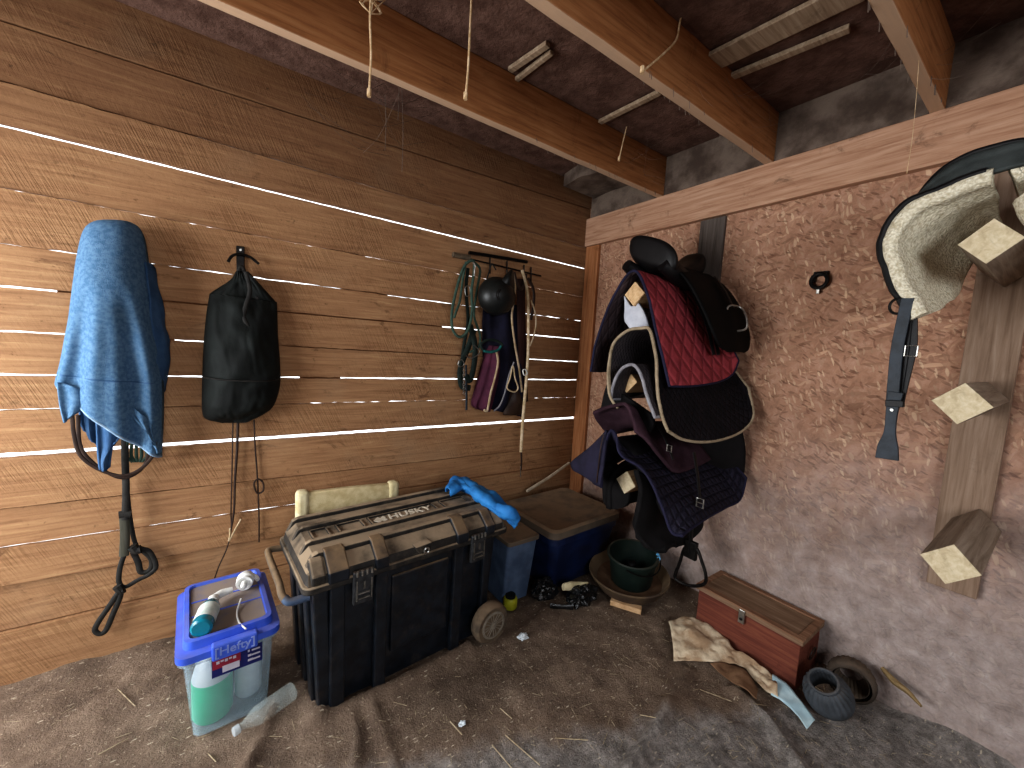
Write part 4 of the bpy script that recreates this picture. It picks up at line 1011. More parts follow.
for yy in (1.60, 1.72, 1.85):
    b = bmn(); add_prism(b, [Vector((HX0 + .04, yy - .03, .0)), Vector((HX0 + .04, yy + .03, .0)), Vector((HX0 + .012, yy + .03, HR - .02)), Vector((HX0 + .012, yy - .03, HR - .02))], (.04, 0, 0))
    obj('end_rib', b, M_['husky'], hk, smooth=False, bevel=.006)
b = bmn(); box_between(b, (.545, HY0 + .013, .13), (.815, HY0 + .03, .47)); obj('front_panel', b, M_['husky'], hk, smooth=False, bevel=.006)
b = bmn(); add_rings(b, [rect_ring(HX0 - .012, HX1 + .012, HY0 - .022, HY1 + .01, HR - .015, .035), rect_ring(HX0 - .012, HX1 + .012, HY0 - .022, HY1 + .01, HR + .012, .035)]); obj('rim', b, M_['husky_lid'], hk, bevel=.005)
lid = None
b = bmn()
add_rings(b, [rect_ring(HX0, HX1, HY0 - .012, HY1, HR + .01, .035), rect_ring(HX0 + .008, HX1 - .008, HY0 - .004, HY1 - .006, HR + .045, .035), rect_ring(HX0 + .045, HX1 - .04, HY0 + .05, HY1 - .025, HR + .082, .03)])
lid = obj('lid', b, M_['husky_lid'], hk, angle=25)
def ridge(y, w=.016, h=.020):
    b = bmn(); zt = HR + .080
    for s in (-1,):
        pts = [(HX0 + .006, y, HR + .035), (HX0 + .035, y, zt + h * .6), (HX0 + .055, y, zt + h), (HX1 - .07, y, zt + h), (HX1 - .045, y, zt + h * .6), (HX1 - .01, y, HR + .035), (HX1 - .06, y, HR + .03), (HX0 + .06, y, HR + .03)]
        add_prism(b, [Vector((x, y - w / 2, z)) for x, _, z in pts], (0, w, 0))
    return obj('lid_ridge', b, M_['husky_lid'], lid, smooth=False, bevel=.004)
for yy, w in ((1.57, .03), (1.675, .022), (1.815, .022), (1.92, .028)): ridge(yy, w)
b = bmn(); add_prism(b, [Vector((HX0 + .005, HY0 - .01, HR + .01)), Vector((HX1 - .005, HY0 - .01, HR + .01)), Vector((HX1 - .01, HY0 + .012, HR + .05)), Vector((HX0 + .01, HY0 + .012, HR + .05))], (0, .02, 0)); obj('lid_step', b, M_['husky_lid'], lid, smooth=False, bevel=.003)
for xr, w in ((.325, .075), (.49, .055), (.865, .06), (1.02, .05)):
    b = bmn()
    prof = [(HY0 - .024, HR + .005), (HY0 - .024, HR + .05), (HY0 + .045, HR + .104), (HY0 + .085, HR + .104), (HY0 + .085, HR + .06), (HY0 + .02, HR + .005)]
    add_prism(b, [Vector((xr - w / 2, y, z)) for y, z in prof], (w, 0, 0)); obj('lid_rib', b, M_['husky'], lid, smooth=False, bevel=.006)
for xr in (.262, 1.08):
    b = bmn()
    prof = [(HY0 - .016, HR + .012), (HY0 - .016, HR + .045), (HY0 + .035, HR + .09), (HY0 + .06, HR + .09), (HY0 + .06, HR + .05), (HY0 + .02, HR + .012)]
    add_prism(b, [Vector((xr - .03, y, z)) for y, z in prof], (.05, 0, 0)); obj('lid_rib', b, M_['husky_lid'], lid, smooth=False, bevel=.008)
b = bmn()
for x0, x1 in ((.285, .355), (.39, .50), (.53, .86), (.90, 1.04)):
    w = .006; zt = HR + .083
    for lo, hi in (((x0, 1.70, zt), (x1, 1.70 + w, zt + .008)), ((x0, 1.78, zt), (x1, 1.78 + w, zt + .008)), ((x0, 1.70, zt), (x0 + w, 1.786, zt + .008)), ((x1 - w, 1.70, zt), (x1, 1.786, zt + .008))): box_between(b, lo, hi)
obj('lid_panel_frame', b, M_['husky_lid'], lid, smooth=False)
b = bmn(); zt = HR + .0835
add_text(b, 'HUSKY', (.725, 1.743, zt), (1, 0, 0), (0, 1, 0), .075, .003, .225, shear=.15)
for o_ in (0, .026):
    pts = [(.545 + o_, 1.742), (.576 + o_, 1.772), (.582 + o_, 1.752), (.574 + o_, 1.742), (.582 + o_, 1.728), (.568 + o_, 1.714)]
    add_prism(b, [Vector((x, y, zt)) for x, y in pts], (0, 0, .003))
obj('lettering', b, M_['white_print'], lid, smooth=False)
for xr in (.412, .945):
    b = bmn(); w = .075
    add_prism(b, [Vector((xr - w / 2, HY0 - .030, HR - .105)), Vector((xr + w / 2, HY0 - .030, HR - .105)), Vector((xr + w / 2 * 1.05, HY0 - .038, HR + .03)), Vector((xr - w / 2 * 1.05, HY0 - .038, HR + .03))], (0, .02, 0))
    la = obj('latch', b, M_['latch'], hk, smooth=False, bevel=.004)
    b = bmn()
    for k in range(4): add_tube(b, [(xr - .028 + k * .0185, HY0 - .042, HR + .036), (xr - .028 + k * .0185, HY0 - .042, HR + .016)], .005, 6)
    box_between(b, (xr - .003, HY0 - .042, HR - .04), (xr + .003, HY0 - .034, HR - .01))
    for k in range(2): box_between(b, (xr - .022, HY0 - .040, HR - .06 - k * .02), (xr + .022, HY0 - .030, HR - .055 - k * .02))
    for s in (-1, 1): box_between(b, (xr + s * .028 - .002, HY0 - .040, HR - .085), (xr + s * .028 + .002, HY0 - .03, HR - .005))
    obj('latch_detail', b, M_['chrome'], la, smooth=False)
b = bmn(); add_prism(b, [Vector((.645, HY0 - .03, HR + .02)), Vector((.70, HY0 - .03, HR + .02)), Vector((.70, HY0 - .03, HR + .06)), Vector((.625, HY0 - .03, HR + .055))], (0, .06, 0)); lk = obj('lock_hasp', b, M_['husky_lid'], hk, smooth=False, bevel=.004)
b = bmn(); add_tube(b, [Vector((.674 + .011 * math.cos(a), HY0 - .034, HR + .032 + .011 * math.sin(a))) for a in [k * math.pi / 6 for k in range(12)]], .004, 6, closed=True); obj('lock_ring', b, M_['chrome'], lk)
b = bmn(); add_tube(b, [(HX0 + .02, 1.53, HR - .045), (HX0 - .04, 1.535, HR - .045), (HX0 - .062, 1.56, HR - .03), (HX0 - .064, 1.62, HR - .01), (HX0 - .064, 1.86, HR - .01), (HX0 - .05, 1.90, HR - .01), (HX0 + .01, 1.905, HR - .02)], .013, 12, 40); obj('pull_handle', b, M_['tube'], hk)
b = bmn(); add_tube(b, [(HX0 + .02, 1.53, HR - .045), (HX0 - .04, 1.535, HR - .045), (HX0 - .058, 1.55, HR - .034)], .0145, 12, 14); obj('handle_bracket', b, M_['slate'], hk)
# wheel
wc = Vector((1.025, HY0 - .045, .103))
b = bmn(); add_lathe(b, [(.062, -.03), (.085, -.032), (.095, -.022), (.097, 0), (.095, .022), (.085, .032), (.062, .03)], wc, (0, -1, 0), 40); wh = obj('wheel', b, M_['tyre'], hk)
b = bmn(); add_lathe(b, [(.0, .018), (.056, .018), (.056, .0225), (.0, .0225)], wc, (0, -1, 0), 36); obj('hub_disc', b, M_['husky'], wh)
b = bmn(); add_lathe(b, [(.055, .02), (.066, .02), (.066, .033), (.056, .035), (.054, .024)], wc, (0, -1, 0), 36, close=True)
add_lathe(b, [(.014, .02), (.016, .036), (.008, .04)], wc, (0, -1, 0), 16)
for k in range(8):
    a = k * math.pi / 4 + .2; d = Vector((math.cos(a), 0, math.sin(a))); n_ = Vector((-math.sin(a), 0, math.cos(a)))
    for s in (-1, 1): add_tube(b, [wc + d * .014 + n_ * s * .004 + Vector((0, -.03, 0)), wc + d * .058 + n_ * s * .008 + Vector((0, -.03, 0))], .0028, 5)
obj('wheel_spokes', b, M_['wheel'], wh)
b = bmn(); add_tube(b, [wc + Vector((0, -.02, 0)), wc + Vector((0, .1, 0))], .012, 10); obj('axle', b, M_['steel'], hk)
# the whole box stands a few degrees askew to the wall
_a = math.radians(4.0); _pv = Vector((.203, 1.478, 0)); _rm = Matrix.Rotation(_a, 3, 'Z')
hk.location = _pv + _rm @ (Vector(hk.location) - _pv); hk.rotation_euler = (0, 0, _a)

# blue fabric over the rear right corner
u_ = [(447, 490, .655), (454, 480, .665), (468, 481, .675), (490, 493, .665), (509, 506, .625), (518, 519, .57)]
l_ = [(450, 491, .645), (464, 491, .645), (478, 501, .645), (493, 512, .625), (506, 520, .59), (515, 528, .545)]
A_, B_ = [Z(*q) for q in u_], [Z(*q) for q in l_]
mid1 = [p.lerp(q, .35) + Vector((-.015, -.03, .028)) for p, q in zip(A_, B_)]; mid2 = [p.lerp(q, .75) + Vector((-.015, -.03, .018)) for p, q in zip(A_, B_)]
bk = [p + Vector((.02, .04, -.03)) for p in A_]
b, P = sheet([bk, A_, mid1, mid2, B_, [p + Vector((.03, .03, -.01)) for p in B_]], 80, 36, .016, 13, 4, fold=lambda s, v: (.010 * math.sin(s * 17 + v * 6) + .008 * math.sin(v * 16 + s * 4)) * math.sin(v * math.pi))
tag(obj('blue_cloth', b, M_['bluecloth'], solid=.012), 'bright blue fabric draped over the far end of the tool box lid', 'cloth')

# cream canvas panel behind the tool box
t = thing('canvas_panel', 'cream canvas panel with pale padded ends standing behind the tool box', 'panel', (.53, 2.1, 0))
p0, p1 = Y(300, 491, 2.12), Y(400, 482, 2.12)
b = bmn(); add_rings(b, [[Vector((x, 2.12 + .022 * math.cos(a), z)) for a, z in ((0, 0), (math.pi, 0), (math.pi, .655 + tt), (2.3, .675 + tt), (.8, .675 + tt), (0, .655 + tt))] for x, tt in ((.30, 0), (.50, -.006), (.73, -.02))]); obj('canvas', b, M_['canvas'], t, bevel=.006)
for x, tt in ((.285, .008), (.735, -.015)):
    b = bmn(); vs = box_between(b, (x - .03, 2.09, .0), (x + .03, 2.15, .68 + tt)); obj('padded_end', b, M_['canvas2'], t, bevel=.02, seg=4)

# ------------------------------------------------------------------ clear tote with blue lid
tx0, tx1, ty0, ty1 = -.165, .128, 1.615, 2.055; TH = .355
rz = math.radians(3.5); TC = Vector(((tx0 + tx1) / 2, (ty0 + ty1) / 2, 0)); TR = Matrix.Rotation(rz, 3, 'Z')
def tt_(bm):
    bmesh.ops.rotate(bm, cent=TC, matrix=TR, verts=bm.verts); return bm
t = thing('storage_tote', 'clear plastic storage tote with a dusty bright blue lid', 'storage box', tuple(TC))
b = bmn()
outer = [rect_ring(tx0 + .035, tx1 - .03, ty0 + .045, ty1 - .04, .003, .03), rect_ring(tx0 + .012, tx1 - .012, ty0 + .016, ty1 - .016, TH - .05, .035), rect_ring(tx0 - .002, tx1 + .002, ty0 + .002, ty1, TH - .045, .035), rect_ring(tx0 - .002, tx1 + .002, ty0 + .002, ty1, TH - .022, .035)]
R_ = add_rings(b, outer, cap=False); b.faces.new(R_[0][::-1]); obj('tub', tt_(b), M_['tote'], t, solid=.003)
b = bmn(); add_rings(b, [rect_ring(tx0 - .008, tx1 + .008, ty0 - .006, ty1 + .006, TH - .03, .04), rect_ring(tx0 - .008, tx1 + .008, ty0 - .006, ty1 + .006, TH - .006, .04), rect_ring(tx0 + .012, tx1 - .012, ty0 + .022, ty1 - .012, TH - .002, .035), rect_ring(tx0 + .016, tx1 - .016, ty0 + .026, ty1 - .016, TH + .026, .03), rect_ring(tx0 + .030, tx1 - .030, ty0 + .040, ty1 - .030, TH + .028, .025), rect_ring(tx0 + .034, tx1 - .034, ty0 + .044, ty1 - .034, TH + .016, .022)])
ld = obj('lid', tt_(b), M_['totelid'], t)
b = bmn(); add_rings(b, [rect_ring(tx0 + .034, tx1 - .034, ty0 + .044, ty1 - .034, TH + .0155, .022), rect_ring(tx0 + .034, tx1 - .034, ty0 + .044, ty1 - .034, TH + .0185, .022)]); obj('lid_panel', tt_(b), M_['totepanel'], ld)
b = bmn()
for yy in (1.80, 1.90): box_between(b, (tx0 + .036, yy, TH + .018), (tx1 - .036, yy + .006, TH + .021))
obj('lid_groove', tt_(b), M_['totelid'], ld, smooth=False)
b = bmn(); box_between(b, (-.075, ty0 - .018, TH - .045), (.06, ty0 + .012, TH + .012)); lt = obj('latch', tt_(b), M_['totelid'], t, smooth=False, bevel=.006)
b = bmn(); add_text(b, '[Hefty]', (-.008, ty0 - .0185, TH - .014), (1, 0, 0), (0, 0, 1), .042, .002, .115); obj('embossed_lettering', tt_(b), mat('pale_blue_emboss', '8ea0dd', '7a8dd0', .5, 10, 0), lt, smooth=False)
b = bmn(); y_ = ty0 + .006
box_between(b, (-.075, y_ - .004, TH - .118), (.075, y_ - .002, TH - .047)); st_ = obj('sticker', tt_(b), M_['stickerblue'], t, smooth=False)
b = bmn(); box_between(b, (-.073, y_ - .0055, TH - .088), (.008, y_ - .0045, TH - .049)); obj('red_field', tt_(b), M_['stickerred'], st_, smooth=False)
b = bmn(); box_between(b, (-.045, y_ - .0065, TH - .108), (.005, y_ - .0055, TH - .084))
for k in range(5): box_between(b, (-.062 + k * .012, y_ - .0065, TH - .070 + .004 * (k % 2)), (-.053 + k * .012, y_ - .0055, TH - .060))
for k in range(3): box_between(b, (.03, y_ - .0065, TH - .066 - .018 * k), (.036 + .005 * k, y_ - .0055, TH - .058 - .018 * k)); box_between(b, (.042, y_ - .0065, TH - .066 - .018 * k), (.068, y_ - .0055, TH - .060 - .018 * k))
obj('sticker_print', tt_(b), mat('sticker_print', 'c9c6d2', 'b5b0c0', .5, 10, 0), st_, smooth=False)
# bottles inside
def jug(cx, cy, r, h, m, label, fillm=None, fill=0):
    j = thing('plastic_jug', label, 'bottle', (cx, cy, .008), 'jugs inside the clear tote')
    b = bmn(); add_lathe(b, [(r * .9, .008), (r, .02), (r, h * .62), (r * .85, h * .75), (r * .4, h * .86), (r * .33, h * .93), (r * .33, h * .97)], (cx, cy, 0), seg=24); obj('bottle_body', b, m, j)
    if fillm:
        b = bmn(); add_lathe(b, [(r * .92, .006), (r * 1.02, .02), (r * 1.02, fill)], (cx, cy, 0), seg=24); obj('liquid', b, fillm, j)
    b = bmn(); add_lathe(b, [(r * .42, h * .93), (r * .42, h), (r * .36, h + .004)], (cx, cy, 0), seg=18); obj('cap', b, M_['white'], j)
jug(-.065, 1.742, .062, .27, M_['jug'], 'jug of green liquid inside the clear tote', M_['green_liquid'], .16)
jug(.048, 1.785, .045, .22, M_['jug'], 'cloudy white jug beside the green one in the tote')
jug(.055, 1.90, .050, .26, M_['jug2'], 'pale blue-white bottle at the right side of the tote')
jug(-.07, 1.90, .055, .25, M_['jug2'], 'cloudy bottle behind the green jug in the tote')

# spray bottle and pump on the lid
LZ_ = TH + .0185
p0 = Z(201, 629, LZ_ + .033); p1 = Z(219, 588, LZ_ + .028); ax = (p1 - p0); ax.z = 0; ax.normalize(); o0 = Vector((p0.x, p0.y, LZ_ + .034))
t = thing('spray_bottle', 'teal bottle with a white label lying on the blue tote lid', 'bottle', (o0.x, o0.y, LZ_))
b = bmn(); add_lathe(b, [(.026, -.002), (.033, .004), (.033, .11), (.027, .135), (.014, .15), (.013, .16)], o0, ax, 26); obj('bottle_body', b, M_['teal'], t)
b = bmn(); add_lathe(b, [(.0338, .03), (.0342, .034), (.0342, .104), (.0338, .108)], o0, ax, 26, close=True); obj('paper_label', b, M_['labelwhite'], t)
e = o0 + ax * .155
b = bmn(); add_lathe(b, [(.018, 0), (.019, .02), (.014, .03)], e, ax, 18); add_tube(b, [e + ax * .025, e + ax * .045 + Vector((.02, .0, 0)), e + ax * .05 + Vector((.055, .0, .002))], [.014, .016, .011], 10, 12); obj('spray_head', b, M_['white'], t)
c = Z(245, 583, LZ_ + .025)
t = thing('pump_top', 'white pump dispenser top with a curved tube on the blue lid', 'pump', (c.x, c.y, LZ_))
d = (Z(241, 600, LZ_) - Z(247, 578, LZ_)); d.z = 0; d.normalize(); c0 = Vector((c.x, c.y, LZ_ + .033)) - d * .035
b = bmn(); add_lathe(b, [(.008, -.010), (.026, -.004), (.032, .012), (.032, .03), (.022, .04)], c0, d, 22); add_tube(b, [c0 + d * .01, c0 + d * .005 + Vector((.03, .0, -.004)), c0 + d * .028 + Vector((.045, 0, -.012))], [.012, .010, .008], 10, 10); obj('pump_head', b, M_['white'], t)
b = bmn(); add_lathe(b, [(.029, .042), (.031, .048), (.029, .054), (.022, .052), (.020, .044)], c0, d, 24); add_lathe(b, [(.011, .04), (.012, .075), (.006, .082)], c0, d, 16); obj('collar', b, M_['white'], t)
tp = [Z(px, py, LZ_ + .006) for px, py in [(241, 602), (237, 612), (239, 622), (246, 629)]]; tp[0].z += .014
b = bmn(); add_tube(b, tp, .003, 8, 20); obj('dip_tube', b, M_['white'], t)

# clear bottle lying on the dirt
p0, p1 = Z(234, 735, .03), Z(293, 692, .035); ax = (p1 - p0); ax.z = 0; L = ax.length; ax.normalize(); zz = max(gz(p0), gz(p1)) + .036
t = thing('clear_bottle', 'empty clear plastic bottle lying on the dirt before the tote', 'bottle', (p0.x, p0.y, zz - .034))
o0 = Vector((p0.x, p0.y, zz)); b = bmn()
add_lathe(b, [(.0125, .012), (.013, .03), (.022, .05), (.033, .075), (.034, .09), (.034, L - .004), (.030, L)], o0, ax, 26); obj('bottle_body', b, M_['clear'], t)
b = bmn(); add_lathe(b, [(.014, -.002), (.0155, .0), (.0155, .016), (.013, .018)], o0, ax, 18, wob=lambda w, z: 1 + .03 * math.cos(w * 16)); obj('neck_ring', b, m_glass('clear_neck_plastic', 'cfd8dc', .2, .6), t)

# ------------------------------------------------------------------ bins in the corner
BR = Matrix.Rotation(math.radians(2.5), 3, 'Z'); BC = Vector((1.79, 1.88, 0))
def br_(bm): bmesh.ops.rotate(bm, cent=BC, matrix=BR, verts=bm.verts); return bm
t = thing('storage_bin', 'navy blue plastic storage bin with a dusty grey lid in the corner', 'storage box', tuple(BC))
bx0, bx1, by0, by1 = 1.49, 2.10, 1.62, 2.14
b = bmn(); add_rings(b, [rect_ring(bx0 + .06, bx1 - .06, by0 + .06, by1 - .06, .005, .05), rect_ring(bx0 + .015, bx1 - .015, by0 + .015, by1 - .015, .30, .05), rect_ring(bx0 + .004, bx1 - .004, by0 + .004, by1 - .004, .305, .05), rect_ring(bx0 + .004, bx1 - .004, by0 + .004, by1 - .004, .36, .05)]); obj('tub', br_(b), M_['navybin'], t)
b = bmn(); add_rings(b, [rect_ring(bx0 - .008, bx1 + .008, by0 - .008, by1 + .008, .352, .055), rect_ring(bx0 - .008, bx1 + .008, by0 - .008, by1 + .008, .392, .055), rect_ring(bx0 + .012, bx1 - .012, by0 + .012, by1 - .012, .402, .05), rect_ring(bx0 + .03, bx1 - .03, by0 + .03, by1 - .03, .394, .04)]); obj('lid', br_(b), M_['greylid'], t)
t = thing('storage_bin', 'slate blue plastic bin squeezed between the tool box and the navy bin', 'storage box', (1.34, 1.85, 0))
b = bmn(); add_rings(b, [rect_ring(1.235, 1.41, 1.70, 2.08, .005, .02), rect_ring(1.225, 1.43, 1.665, 2.10, .36, .02)]); obj('tub', b, M_['slate'], t)
b = bmn(); add_rings(b, [rect_ring(1.22, 1.44, 1.655, 2.11, .36, .02), rect_ring(1.22, 1.44, 1.655, 2.11, .385, .02)]); obj('lid', b, M_['greylid'], t, bevel=.004)
b = bmn(); add_tube(b, [Y(527, 491, 2.2) + Vector((.0, 0, 0)), Y(548, 478, 2.22), Y(569, 463, 2.24)], .011, 8); o = tag(obj('pale_stick', b, M_['stickwhite']), 'thin pale stick leaning behind the navy bin', 'stick')
# yellow container behind the wheel
p = Z(510, 611, 0); c = Vector((p.x + .02, p.y + .03, 0)); t = thing('small_canister', 'low yellow-green canister on the dirt behind the tool box wheel', 'canister', tuple(c))
b = bmn(); add_lathe(b, [(.036, .0), (.04, .006), (.04, .052), (.034, .06)], c, seg=24); obj('canister_body', b, M_['yellow'], t)
b = bmn(); add_lathe(b, [(.028, .058), (.028, .075), (.012, .078)], c, seg=22); obj('cap', b, M_['nylon'], t)

# black plastic bags
for (px, py, r, s, sd_, lab) in ((543, 600, .075, (1.05, .75, .8), 1, 'crumpled black plastic bag in front of the navy bin, left one'), (583, 606, .075, (1.15, .8, .75), 5, 'crumpled black plastic bag beside the feed pan, right one')):
    p = Z(px, py, 0); b = bmn(); blob(b, (p.x + .02, p.y + .03, r * .55), r, s, .38, 2.2, sd_, 4)
    for v in b.verts: v.co.z = max(v.co.z, -.004)
    tag(obj('plastic_bag', b, M_['blackbag'], angle=22), lab, 'bag', 'black plastic bags on the floor')
b = bmn(); add_tube(b, [Z(550, 606, .01), Z(562, 607, .012), Z(573, 607, .01)], [.02, .012, .02], 8, 12, flat=.5)
tag(obj('plastic_strip', b, M_['blackbag']), 'strip of black plastic lying between the two bags', 'strip')
p = Z(568, 592, .06); b = bmn(); add_tube(b, [Z(563, 587, .10), Z(570, 586, .095), Z(578, 585, .08), Z(588, 584, .08)], [.02, .026, .02, .012], 10, 16, flat=.7)
tag(obj('pale_glove', b, M_['canvas2']), 'pale crumpled glove lying on top of the right black bag', 'glove')

# ------------------------------------------------------------------ pan, bucket, block
PC = Vector((1.985, 1.44, 0))
b = bmn(); pa, pb = Z(608, 600, .03), Z(640, 605, .03)
add_box(b, ((1.825, 1.325, .015)), (.04, .17, .03), Matrix.Rotation(math.radians(30), 3, 'Z')); tag(obj('wood_block', b, TANPOST, smooth=False, bevel=.003), 'pale wood block under the front of the rubber feed pan', 'block')
t = thing('feed_pan', 'wide muddy rubber feed pan under the green bucket', 'pan', (PC.x, PC.y, .04))
axp = Vector((-.06, -.03, 1)).normalized(); PO = PC + Vector((0, 0, .055))
b = bmn(); add_lathe(b, [(.0, 0), (.175, .0), (.195, .012), (.225, .06), (.236, .066), (.24, .058), (.225, .03), (.20, -.010), (.0, -.014)], PO, axp, 48); obj('dish', b, M_['pan'], t)
b = bmn(); add_lathe(b, [(.0, .004), (.15, .006), (.192, .012)], PO, axp, 40, wob=lambda w, z: 1 + .02 * math.sin(5 * w), close=True); obj('dried_mud', b, M_['feed'], t)
BO = Vector((1.99, 1.425, .068)); axb = Vector((-.10, -.06, 1)).normalized()
t = thing('green_bucket', 'dark green bucket standing in the rubber feed pan', 'bucket', tuple(BO))
b = bmn(); add_lathe(b, [(.0, .0), (.115, .0), (.118, .004), (.14, .16), (.149, .162), (.151, .178), (.146, .184), (.137, .18), (.134, .16), (.112, .01), (.0, .008)], BO, axb, 44); obj('shell', b, M_['bucket'], t)
qa = Vector((0, 0, 1)).rotation_difference(axb)
def bp(a, r, z): return BO + qa @ Vector((r * math.cos(a), r * math.sin(a), z))
b = bmn(); add_tube(b, [bp(-2.7 + k * .16, .156 + .012 * math.sin(k / 11 * math.pi), .165 - .022 * math.sin(k / 11 * math.pi)) for k in range(12)], .004, 6, 30); obj('wire_bail', b, M_['steel'], t)
b = bmn(); add_tube(b, [bp(-.95 + k * .12, .147, .178 - .01 * (k % 2)) for k in range(6)], .011, 8, 16); obj('blue_tape', b, M_['bluetape'], t)
b, P = sheet([[bp(a, r, z) for a, r, z in q] for q in [[(2.6, .05, .03), (2, .02, .05), (.5, .06, .03)], [(3, .03, .09), (1, .01, .13), (0, .04, .09)], [(-2.6, .08, .03), (-1.5, .03, .06), (-.4, .07, .03)]]], 14, 14, .02, 14); tag(obj('black_strap', b, M_['leather'], solid=.006), 'black leather piece crumpled inside the green bucket', 'strap')

# ------------------------------------------------------------------ wooden chest
cx0, cx1, cy0, cy1, CH = 2.035, 2.285, .562, 1.03, .212
t = thing('wooden_chest', 'small red-brown wooden chest with dusty lid against the wall', 'chest', ((cx0 + cx1) / 2, (cy0 + cy1) / 2, 0))
b = bmn(); box_between(b, (cx0, cy0, -.01), (cx1 - .01, cy1, CH)); obj('box', b, CHESTW, t, smooth=False, bevel=.004)
b = bmn(); box_between(b, (cx0 - .012, cy0 - .012, CH), (cx1 - .005, cy1 + .012, CH + .024)); ld = obj('lid', b, CHESTT, t, smooth=False, bevel=.005)
b = bmn()
for lo, hi in (((cx0 - .012, cy0 - .012), (cx0 + .022, cy1 + .012)), ((cx1 - .035, cy0 - .012), (cx1 - .005, cy1 + .012)), ((cx0 + .022, cy0 - .012), (cx1 - .035, cy0 + .018)), ((cx0 + .022, cy1 - .018), (cx1 - .035, cy1 + .012))): box_between(b, (*lo, CH + .022), (*hi, CH + .030))
obj('lid_moulding', b, m_wood('worn_lid_edge', '5e4130', '85634c', 'a0826b', 1), ld, smooth=False, bevel=.003)
b = bmn(); box_between(b, (cx0 - .018, .79, CH - .045), (cx0 - .008, .818, CH + .022)); ls = obj('latch', b, M_['chrome'], t, smooth=False, bevel=.002)
b = bmn(); add_lathe(b, [(.006, -.003), (.007, .002), (.003, .005)], (cx0 - .02, .804, CH - .022), (-1, 0, 0), 12); obj('keyhole', b, M_['steel'], ls)
b = bmn(); add_tube(b, [Vector((2.165 + .03 * math.cos(a), cy0 - .012 - .004 * math.sin(a), .125 + .03 * math.sin(a))) for a in [k * math.pi / 8 for k in range(16)]], .0035, 6, closed=True); obj('ring_handle', b, M_['brownleather'], t)

# ------------------------------------------------------------------ torn feed sack
def fl(px, py, dz): p = Z(px, py, .015); p.z = max(gz(p), 0) + dz; return p
rows = [[fl(668, 627, .05), fl(672, 643, .03), fl(674, 659, .012)], [fl(688, 622, .055), fl(692, 640, .05), fl(697, 661, .012)], [fl(712, 634, .05), fl(716, 648, .045), fl(722, 664, .015)], [fl(733, 652, .04), fl(738, 658, .04), fl(742, 668, .02)], [fl(756, 668, .04), fl(758, 676, .03), fl(760, 686, .015)], [fl(776, 680, .03), fl(777, 690, .025), fl(778, 697, .012)]]
b, P = sheet(rows, 24, 54, .016, 17, 2)
t = thing('feed_sack', 'crumpled dirty cream paper feed sack lying before the wooden chest', 'sack', base_of(b))
obj('paper', b, M_['paper'], t, solid=.003, angle=25)
rows = [[fl(772, 678, .032), fl(771, 694, .012)], [fl(788, 688, .028), fl(785, 703, .012)], [fl(802, 704, .02), fl(797, 714, .01)], [fl(815, 720, .015), fl(807, 727, .008)]]
b, P = sheet(rows, 10, 30, .005, 20, 3); obj('white_edge', b, M_['paperwhite'], t, solid=.003, angle=25)
rows = [[fl(710, 664, .015), fl(718, 671, .012)], [fl(728, 666, .03), fl(732, 682, .012)], [fl(746, 676, .035), fl(744, 694, .012)], [fl(758, 690, .02), fl(756, 700, .01)]]
b, P = sheet(rows, 14, 26, .010, 14, 5); obj('muddy_fold', b, M_['paperbrown'], t, solid=.003, angle=25)

# ------------------------------------------------------------------ bell boots
rib = lambda w, z: 1 + (.035 * math.cos(w * 24) if z > .03 else 0)
pr = [(.068, .0), (.082, .012), (.085, .03), (.083, .05), (.074, .085), (.061, .105), (.052, .112), (.053, .120), (.046, .122), (.043, .112), (.052, .09), (.06, .05), (.06, .01)]
def boot(c, ax, m, label, ang=0):
    b = bmn(); add_lathe(b, pr, c, ax, 96, wob=rib, close=True)
    t = thing('bell_boot', label, 'bell boot', (c[0], c[1], 0), 'rubber bell boots on the floor')
    obj('ribbed_cuff', b, m, t, solid=.002)
    q = Vector((0, 0, 1)).rotation_difference(Vector(ax).normalized()); b = bmn()
    add_tube(b, [Vector(c) + q @ Vector((.050 * math.cos(a), .050 * math.sin(a), .121)) for a in [k * math.pi / 12 for k in range(24)]], .0055, 8, closed=True); obj('rolled_collar', b, m, t)
p = Z(829, 704, .04)
boot((p.x + .01, p.y, .052), (-.45, .12, .75), M_['bootrubber'], 'grey ribbed rubber bell boot beside the chest, nearer one')
p = Z(858, 682, .06)
boot((2.155, .405, .088), (.9, .22, -.04), M_['dirtyrubber'], 'muddy rubber bell boot against the wall, farther one')
b = bmn(); add_tube(b, [X(882, 668, 2.27), X(895, 682, 2.25), X(908, 692, 2.23), X(921, 706, 2.2)], [.012, .02, .015, .007], 8, 24, flat=.7)
for v in b.verts: v.co.z = max(v.co.z, fheight(v.co.x, v.co.y) + .003)
tag(obj('dry_stick', b, m_wood('dry_stick_wood', '5d4c34', '8b7552', 'a08a66', 1)), 'tan dry stick on the dirt along the right wall', 'stick')

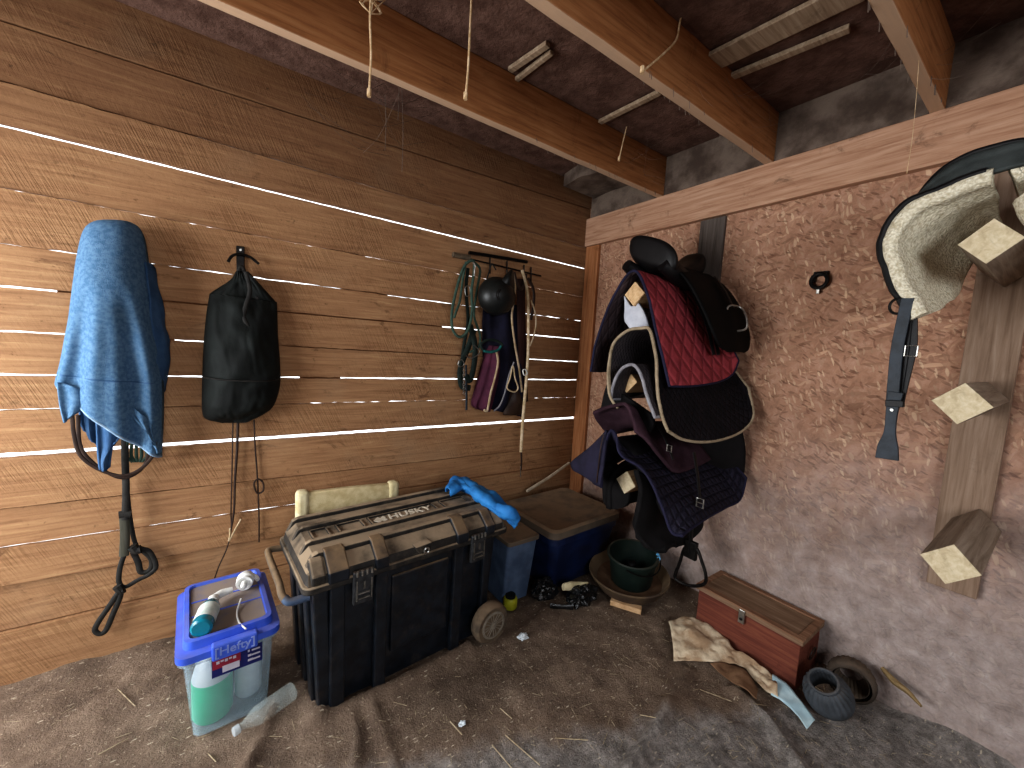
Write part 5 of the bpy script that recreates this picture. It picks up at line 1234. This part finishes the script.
# ------------------------------------------------------------------ twine and cobwebs overhead
def twine(pts, y, r, label, fray=True):
    t = thing('hanging_twine', label, 'twine', tuple(Y(*pts[-1], y)), 'strands of twine hanging from the joists')
    P = [Y(px, py, y) for px, py in pts]
    b = bmn(); add_tube(b, P, r, 6, 24); obj('strand', b, M_['twine'], t)
    b = bmn(); add_tube(b, [P[-1] + Vector((0, 0, .018)), P[-1] + Vector((0, 0, -.005))], r * 1.9, 6); obj('knotted_end', b, M_['twine'], t)
    return t
t = twine([(373, -70), (371, -12), (370, 20), (371, 55), (369, 95)], 1.40, .0035, 'pale twine with a frayed top on the joist nearest the board wall')
b = bmn()
for k in range(9):
    a = Y(371, 14, 1.40); add_tube(b, [a, a + Vector((random.uniform(-.04, .04), .01, .03)), a + Vector((random.uniform(-.07, .07), .012, .075))], .0016, 5, 8)
obj('frayed_fibres', b, M_['twine'], t)
twine([(474, -90), (472, -12), (470, 30), (468, 70), (465.5, 98)], 1.32, .0038, 'single long pale twine, right of the frayed twine')
twine([(629, 105), (627, 125), (623, 142), (619, 160)], 1.58, .0035, 'short twine with a pale blob near the corner joist')
t = twine([(688, -8), (680, 22), (676, 40), (662, 55), (642, 72)], .985, .004, 'twine crossing the face of the middle joist')
twine([(919, 60), (916, 100), (912, 140), (907, 172)],     .395, .0007, 'hair-thin strand hanging at the right-hand joist')
bm = bmn()
def webs(n, fx):
    for k in range(n):
        a, c = fx(); s = (a + c) / 2 + Vector((0, 0, -.12 * (a - c).length))
        add_tube(bm, [a, s, c], random.uniform(.0003, .0006), 4, 8)
def w1():
    a = Y(random.uniform(300, 400), random.uniform(55, 110), 1.72); return a, Y(random.uniform(340, 450), random.uniform(60, 170), 2.0)
def w2():
    a = Vector((random.uniform(1.5, 2.25), random.choice([1.69, 1.62, 1.05, .99, .46]), random.uniform(2.5, 2.66))); return a, a + Vector((random.uniform(-.3, .3), random.uniform(-.2, .2), random.uniform(-.1, .08)))
webs(22, w1); webs(90, w2)
for px, y0, y1, yy in ((385, 95, 150, 1.9), (402, 90, 172, 1.95), (398, 60, 120, 1.9)): add_tube(bm, [Y(px, y0, yy), Y(px + 1, (y0 + y1) / 2, yy), Y(px, y1, yy)], .0013, 5, 10)
tag(obj('cobwebs', bm, M_['web']), 'dusty cobweb strands strung between the joists and roof deck', 'cobweb', kind='stuff')
# dirt-hung clumps on the header board and joists
bm = bmn()
for k in range(60):
    x = random.uniform(1.2, 2.26); y = random.choice([.40, .443, 1.0, 1.043, 1.635, 1.678]); add_tube(bm, [(x, y, 2.46), (x + .01, y, 2.455 - random.uniform(.005, .03))], .0012, 4)
for px, py in ((235 / 1.0 + 425, 200), (668, 198)): pass
tag(obj('dust_fringe', bm, M_['web']), 'fringe of dusty web hanging along the joist edges', 'cobweb', kind='stuff')

# ------------------------------------------------------------------ light
w = bpy.data.worlds.new('sky'); SC.world = w; w.use_nodes = True; nt = w.node_tree
bg = nt.nodes['Background']; bg.inputs[0].default_value = (.92, .96, 1, 1); bg.inputs[1].default_value = 2.2
def area(name, loc, target, sx, sy, power, col):
    l = bpy.data.lights.new(name, 'AREA'); l.shape = 'RECTANGLE'; l.size = sx; l.size_y = sy; l.energy = power; l.color = col
    o = bpy.data.objects.new(name, l); COL.objects.link(o); o.location = loc
    o.rotation_euler = (Vector(target) - Vector(loc)).to_track_quat('-Z', 'Z').to_euler(); return o
area('doorway_daylight', (X0 + .02, 1.5, 1.3), (2.3, .8, 1.0), 1.3, 1.9, 78, (.96, .98, 1))
area('rear_fill_light', (.1, Y0 + .05, 1.75), (1.3, 1.0, .1), 1.6, 1.2, 62, (.88, .94, 1))  # added cool fill in front of the closed back wall
SC.view_settings.view_transform = 'Standard'
try: SC.view_settings.look = 'Medium High Contrast'
except Exception: SC.view_settings.look = 'None'
SC.view_settings.use_curve_mapping = False; SC.view_settings.exposure = .15; SC.view_settings.gamma = 1
